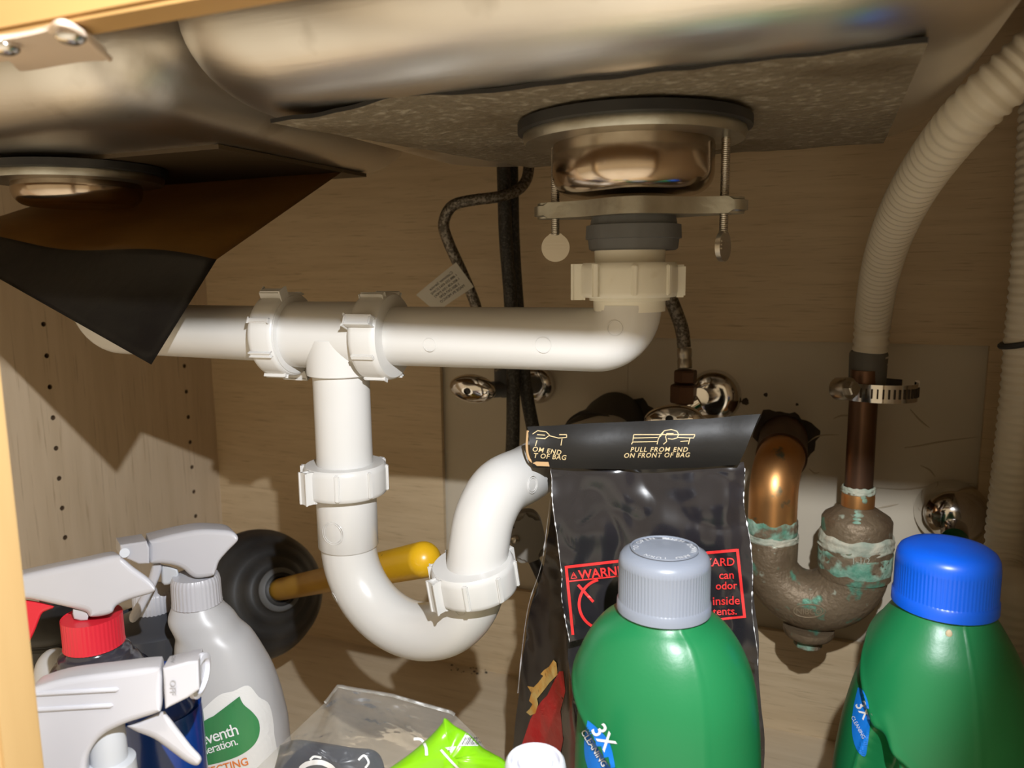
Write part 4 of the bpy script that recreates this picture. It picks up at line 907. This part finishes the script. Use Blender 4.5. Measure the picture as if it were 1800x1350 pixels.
bm = B(); prism_px(bm, [(15, 1016), (49, 1008), (100, 997), (160, 985), (205, 976), (218, 982), (237, 998), (262, 1016), (273, 1028), (275, 1038), (266, 1045), (245, 1051), (223, 1058), (206, 1067), (198, 1079), (180, 1085), (160, 1086), (152, 1077), (125, 1070), (94, 1063), (52, 1054), (15, 1050)], D2-.013, .026, .004, 4, 4, (-10, -11)); obj('sprayer_head', bm, 'white_plastic', rb_, angle=50)
bm = B(); prism_px(bm, [(128, 1070), (152, 1074), (154, 1090), (130, 1088)], D2-.008, .016, .001, 2, 2); obj('neck_insert', bm, 'grey_plastic', rb_)
bm = B(); prism_px(bm, [(20, 1052), (60, 1056), (96, 1066), (76, 1076), (68, 1092), (60, 1112), (40, 1150), (20, 1160)], D2-.006, .012, .002, 3, 3); obj('trigger', bm, 'red_plastic', rb_, label='red trigger')
# (c) nearest sprayer, ON / OFF nozzle to the right
D3 = .365; c = aD(170, 1340, D3+.005); ab = Vector((c.x, c.y, 0))
ob = thing('spray_bottle', 'nearest white sprayer with ON and OFF nozzle, beside the wooden stile', 'spray bottle', ab, group='trigger spray bottles at the left')
bm = B(); prism_px(bm, [(36, 1240), (52, 1215), (75, 1204), (120, 1192), (200, 1182), (270, 1174), (284, 1180), (285, 1215), (284, 1246), (274, 1256), (220, 1274), (182, 1293), (160, 1319), (151, 1350), (148, 1420), (55, 1420), (40, 1320)], D3-.012, .026, .003, 4, 4, (12, -28)); hd = obj('sprayer_head', bm, 'white_plastic', ob, angle=50)
bm = B()
for y, x1_ in ((1212, 205), (1240, 195)):
    p0, p1 = aD(60, y+8, D3-.0122), aD(x1_, y, D3-.0122); tube(bm, [p0, p1, p1+(p1-p0).normalized()*.001], [.0011, .0011, .0003], 8)
obj('grip_rib', bm, 'white_plastic', hd)
bm = B(); prism_px(bm, [(286, 1175), (330, 1163), (349, 1161), (351, 1212), (330, 1227), (290, 1247)], D3-.0135, .029, .0012, 1, 2, (10, -24)); nz_ = obj('nozzle', bm, 'white_plastic', ob)
bpy.context.view_layer.update()
for s, x, y, sz, rot in (('OFF', 299, 1195, 15, PI/2), ('ON', 303, 1150, 9, PI/2+.2)):
    text(s, on_px(nz_, x, y, 1, rot, .0009), sz, nz_, 'grey_print', bold=.2)
bm = B(); lathe(bm, [(.0105, 0), (.0105, .002), (.008, .0025), (.0075, .0005)], frame(aD(348, 1187, D3+.001), RT-UP*.1), 28); obj('nozzle_opening', bm, 'lid', nz_)
bm = B(); prism_px(bm, [(222, 1276), (245, 1268), (284, 1250), (294, 1256), (310, 1276), (336, 1310), (354, 1330), (352, 1342), (343, 1346), (325, 1338), (298, 1318), (270, 1298), (240, 1286)], D3-.006, .014, .003, 3, 3); obj('trigger', bm, 'white_plastic', ob)
zz = lambda y: aD(190, y, D3).z
bm = B(); cN = aD(190, 1310, D3+.004); lathe(bm, [(.0075, zz(1262)), (.0080, zz(1266)), (.0082, zz(1345)), (.0115, zz(1350)), (.0118, zz(1400))], Matrix.Translation((cN.x, cN.y, 0)), 40); obj('pump', bm, 'grey_plastic', ob)
bm = B(); lathe(bm, [(.0165, zz(1400)), (.0165, zz(1450)), (.015, zz(1452))], Matrix.Translation((ab.x, ab.y, 0)), 90, lambda a, h: 1-.02*(.5+.5*math.cos(a*30))); obj('collar', bm, 'white_plastic', ob)
zc_3 = zz(1450); bm = B(); lathe(bm, cat([(.0145, zc_3), (.017, zc_3-.008), (.022, zc_3-.024), (.025, zc_3-.05), (.026, .03), (.025, .003), (.022, 0)], 5), Matrix.Translation((ab.x, ab.y, 0)), 48); obj('body', bm, 'white_bottle', ob)
# (d) deep blue bottle in the gap
D4 = .43; c = aD(286, 1300, D4); ab = Vector((c.x, c.y, 0)); zz = lambda y: aD(282, y, D4).z
bb4 = thing('cleaner_bottle', 'deep blue bottle half hidden behind the nearest sprayer trigger', 'bottle', ab, group='bottles behind the sprayers')
bm = B(); lathe(bm, cat([(.010, zz(1190)), (.012, zz(1205)), (.016, zz(1222)), (.020, zz(1245)), (.022, zz(1290)), (.0222, .06), (.022, .004), (.02, 0)], 5), Matrix.Translation((ab.x, ab.y, 0)), 48); obj('body', bm, 'blue_liquid', bb4, angle=80)
bm = B(); lathe(bm, [(.0125, zz(1206)), (.0128, zz(1204)), (.0125, zz(1172)), (.011, zz(1170))], Matrix.Translation((ab.x, ab.y, 0)), 60); obj('cap', bm, 'blue_liquid', bb4)
# (e) dark bottle with white ribbed cap and yellow label
D5 = .585; c = aD(270, 1050, D5); ab = Vector((c.x, c.y, 0)); zz = lambda y: aD(270, y, D5).z
db = thing('cleaner_bottle', 'charcoal bottle with white ribbed cap and yellow label behind white sprayer', 'bottle', ab, group='bottles behind the sprayers')
bm = B(); lathe(bm, cat([(.013, zz(1062)), (.0155, zz(1072)), (.024, zz(1084)), (.034, zz(1096)), (.0375, zz(1112)), (.0382, zz(1125)), (.0382, .03), (.036, .003), (.033, 0)], 4), Matrix.Translation((ab.x, ab.y, 0)), 48); obj('body', bm, 'charcoal_bottle', db, angle=80)
bm = B(); lathe(bm, [(.0145, zz(1074)), (.0152, zz(1072)), (.0150, zz(1040)), (.0135, zz(1034)), (.002, zz(1033))], Matrix.Translation((ab.x, ab.y, 0)), 160, lambda a, h: 1-.025*(.5+.5*math.cos(a*32))); obj('cap', bm, 'white_plastic', db, angle=60)
bm = B(); lathe(bm, [(.0383, zz(1142)), (.0388, zz(1143)), (.0388, .06), (.0383, .059)], Matrix.Translation((ab.x, ab.y, 0)), 48, cap=False); obj('label', bm, 'yellow_label', db)
# (f) black jug at far left and small white bottle
D6 = .665; c = aD(100, 1090, D6); ab = Vector((c.x, c.y, 0)); zz = lambda y: aD(100, y, D6).z
jb = thing('cleaner_bottle', 'black ridged bottle behind the red trigger at far left', 'bottle', ab, group='bottles behind the sprayers')
bm = B(); lathe(bm, cat([(.010, zz(1052)), (.014, zz(1060)), (.026, zz(1074)), (.034, zz(1090)), (.0345, zz(1104)), (.0325, zz(1110)), (.0345, zz(1116)), (.036, zz(1150)), (.0365, .02), (.034, 0)], 4), Matrix.Translation((ab.x, ab.y, 0)), 48); obj('body', bm, 'black_rubber', jb, angle=80)
bm = B(); lathe(bm, [(.011, zz(1056)), (.0115, zz(1054)), (.011, zz(1036)), (.009, zz(1034))], Matrix.Translation((ab.x, ab.y, 0)), 40); obj('cap', bm, 'black_rubber', jb)
D7 = .565; c = aD(96, 1170, D7); ab = Vector((c.x, c.y, 0)); zz = lambda y: aD(98, y, D7).z
sb = thing('cleaner_bottle', 'small white rounded bottle left of the smoky bottle shoulder', 'bottle', ab, group='bottles behind the sprayers')
bm = B(); lathe(bm, [(.0005, zz(1139))]+[(.014*math.sin(a), zz(1139)-.020*(1-math.cos(a))) for a in [PI/2*k/8 for k in range(1, 9)]]+[(.015, .02), (.0145, .002), (.012, 0)], Matrix.Translation((ab.x, ab.y, 0)), 36); obj('body', bm, 'white_bottle', sb, angle=80)
# ------------------------------------------------------------------ clear bag, navy packet, lime pack, lid
DB = .43
def film_front(u, v):
    top = interp([(0, 1392), (.06, 1350), (.2, 1290), (.34, 1232), (.385, 1205), (.42, 1209), (.60, 1222), (.74, 1240), (.84, 1252), (.93, 1290), (1, 1330)], u); x = 425+u*440
    y = top + (1440-top)*v; d = DB - .05*v - .012*math.sin(u*PI)*v
    p = aD(x, y, d); k = .0045*sm(0, .12, v)
    return p + Vector((noise.noise(p*38), noise.noise(p*38+Vector((5, 5, 5)))*1.6, noise.noise(p*60)))*k
def film_back(u, v):
    top = film_front(u, 0); b = aD(425+u*440, 1300, DB+.02+.08*math.sin(u*PI)); b.z = min(top.z, .03+.05*(1-v)); p = top.lerp(Vector((b.x, b.y+.02, .03)), v)
    return p + Vector((noise.noise(p*30), noise.noise(p*30+Vector((5, 5, 5))), 0))*.004*sm(0, .15, v)
cb = thing('plastic_bag', 'crumpled clear plastic bag standing up in front of the white trap', 'bag', aD(640, 1400, .4))
bm = B(); grid(bm, film_front, 60, 36); obj('film', bm, 'film', cb, angle=70)
bm = B(); grid(bm, film_back, 50, 20); obj('film', bm, 'film', cb, angle=70)
bm = B(); tube(bm, [film_front(u/60, 0.0) for u in range(20, 52)], .0009, 6); obj('sealed_rim', bm, 'film', cb)
def pillow(bm, pts, t0, bulge, n=5, seed=0):
    """soft packet: outline at depth t0, both faces domed and creased"""
    o = cat(list(pts)+[pts[0]], n)[:-1]; cxx = sum(p[0] for p in o)/len(o); cyy = sum(p[1] for p in o)/len(o)
    rings = []
    for s in (1, .985, .93, .82, .66, .48, .28, .1):
        h = bulge*math.sqrt(max(0, 1-s**2.2)); ring = []
        for x, y in o:
            X, Y = cxx+(x-cxx)*s, cyy+(y-cyy)*s; nn = noise.noise(Vector((X*.022, Y*.022, seed)))+.5*abs(noise.noise(Vector((X*.05+Y*.03, seed, 0)))); ring.append(aD(X, Y, t0-h*(1+.6*nn)))
        rings.append(ring)
    back = []
    for s in (.1, .5, .85): back.append([aD(cxx+(x-cxx)*s, cyy+(y-cyy)*s, t0+bulge*.8*math.sqrt(1-s*s)) for x, y in o])
    loft(bm, back+rings, True, True, True)
nv = thing('packet', 'dark navy packet with white swirls inside the clear bag', 'packet', aD(560, 1400, .47))
bm = B(); pillow(bm, [(492, 1310), (520, 1300), (570, 1306), (620, 1314), (660, 1320), (676, 1350), (680, 1420), (490, 1420)], .447, .010, 5, 3); nvo = obj('wrapper', bm, 'navy', nv, angle=80)
bpy.context.view_layer.update()
hn = lambda x, y: (hit(nvo, x, y, .0006)[0] or aD(x, y, .455))
bm = B(); ribbon(bm, cat([(528, 1352), (540, 1343), (562, 1340), (580, 1347), (590, 1358)], 6), 9, hn); ribbon(bm, cat([(545, 1336), (552, 1330), (565, 1332)], 5), 4, hn); ribbon(bm, cat([(630, 1336), (640, 1328), (648, 1340), (642, 1350)], 5), 4, hn); obj('white_swirl', bm, 'white_print', nvo, False)
lm = thing('wipes_pack', 'lime green soft pack with barcode corner beside the clear bag', 'pack', aD(800, 1400, .42))
bm = B(); pillow(bm, [(682, 1352), (720, 1325), (756, 1294), (776, 1272), (782, 1262), (800, 1276), (824, 1290), (846, 1312), (866, 1324), (888, 1338), (905, 1370), (900, 1440), (690, 1440), (664, 1380)], .384, .010, 5, 8); lmo = obj('wrapper', bm, 'lime', lm, angle=80)
bpy.context.view_layer.update()
hl = lambda off: (lambda x, y: (hit(lmo, x, y, off)[0] or aD(x, y, .42)))
bm = B(); poly2(bm, [(819, 1288), (826, 1288), (848, 1311), (806, 1311)], hl(.0006), 2); bw_ = obj('barcode_patch', bm, 'label_white', lm, False)
bm = B()
for k in range(11):
    x = 812+k*3.1; ribbon(bm, dens([(x, 1309), (x+7, 1296)] if k < 8 else [(x, 1309), (x+3, 1303)], 3), (1.6, .9, 1.3)[k % 3], hl(.0011))
obj('barcode', bm, 'black_print', bw_, False, kind='stuff')
bm = B(); poly2(bm, [(782, 1314), (802, 1312), (794, 1324)], hl(.0006), 1); obj('white_corner', bm, 'label_white', lm, False)
text('0', on_px(lmo, 788, 1320, 1, .1, .0011), 9, lm, 'black_print')
bm = B(); ribbon(bm, cat([(727, 1299), (740, 1300), (748, 1312), (750, 1328)], 5), 5, hl(.0008)); ribbon(bm, cat([(775, 1318), (790, 1335), (806, 1352)], 4), 4, hl(.0008)); obj('white_trim', bm, 'white_print', lm, False)
c = aD(941, 1345, .352); ab = Vector((c.x, c.y, 0)); ld = thing('lidded_bottle', 'pale bottle seen from above by its round translucent lid, front centre', 'bottle', ab)
mz = Matrix.Translation((ab.x, ab.y, 0)); zl = c.z+.003
bm = B(); lathe(bm, [(.0138, zl-.013), (.0141, zl-.004), (.0135, zl-.001), (.0126, zl), (.0112, zl-.0002), (.0106, zl-.0022), (.0084, zl-.0022), (.0078, zl-.0006), (.0006, zl-.0004)], mz, 48); obj('lid', bm, 'lid', ld)
bm = B(); lathe(bm, [(.0073, zl-.0006), (.0071, zl+.0002), (.0005, zl+.0006)], mz, 32); obj('lid_button', bm, 'lid_mid', ld)
bm = B(); lathe(bm, cat([(.0122, zl-.010), (.0125, zl-.02), (.016, zl-.035), (.019, zl-.055), (.0195, .02), (.019, .002), (.017, 0)], 4), mz, 40); obj('body', bm, 'grey_plastic', ld)
# ------------------------------------------------------------------ bracket under the rail
kb = thing('cabinet_bracket', 'beige metal bracket with two screws fixed under the top rail', 'bracket', (-.25, .185, ZR))
def bp_(px, py, dz=0): return aZ(px, py, ZR+dz)
pl_ = cat([(-70, 78), (30, 66), (92, 52), (112, 42), (150, 60), (193, 103), (150, 108), (100, 116), (34, 126), (14, 106), (-70, 124), (-70, 78)], 3)[:-1]
bm = B(); extrude(bm, [aZ(x, y, ZR-.0018) for x, y in pl_], (0, 0, .0014), .0004, 2)
obj('plate', bm, 'bracket', kb, angle=50)
bm = B(); tube(bm, [Vector(q) for q in cat([tuple(aZ(x, y, ZR-.0022)) for x, y in ((90, 54), (100, 43), (114, 41), (140, 55), (166, 80), (192, 103))], 5)], .0011, 8); obj('raised_lip', bm, 'bracket', kb)
for px, py in ((124, 63), (8, 82)):
    p = aZ(px, py, ZR-.0028); bm = B(); bmesh.ops.create_uvsphere(bm, u_segments=24, v_segments=12, radius=.0045, matrix=Matrix.Translation(p) @ Matrix.Diagonal((1, 1, .6, 1))); obj('screw', bm, 'chrome', kb, label='shiny round screw head')
# crumbs on the floor by the back wall
bm = B(); rnd = random.Random(4)
for k in range(26):
    p = aZ(790+rnd.random()*70, 1164+rnd.random()*22, .0008); bmesh.ops.create_icosphere(bm, subdivisions=1, radius=.0006+rnd.random()*.0011, matrix=Matrix.Translation(p) @ Matrix.Diagonal((1.3, 1, .5, 1)))
o = obj('floor_crumbs', bm, 'dark_gap', None, kind='stuff', label='dark crumbs scattered on cabinet floor below the trap', cat='crumbs')
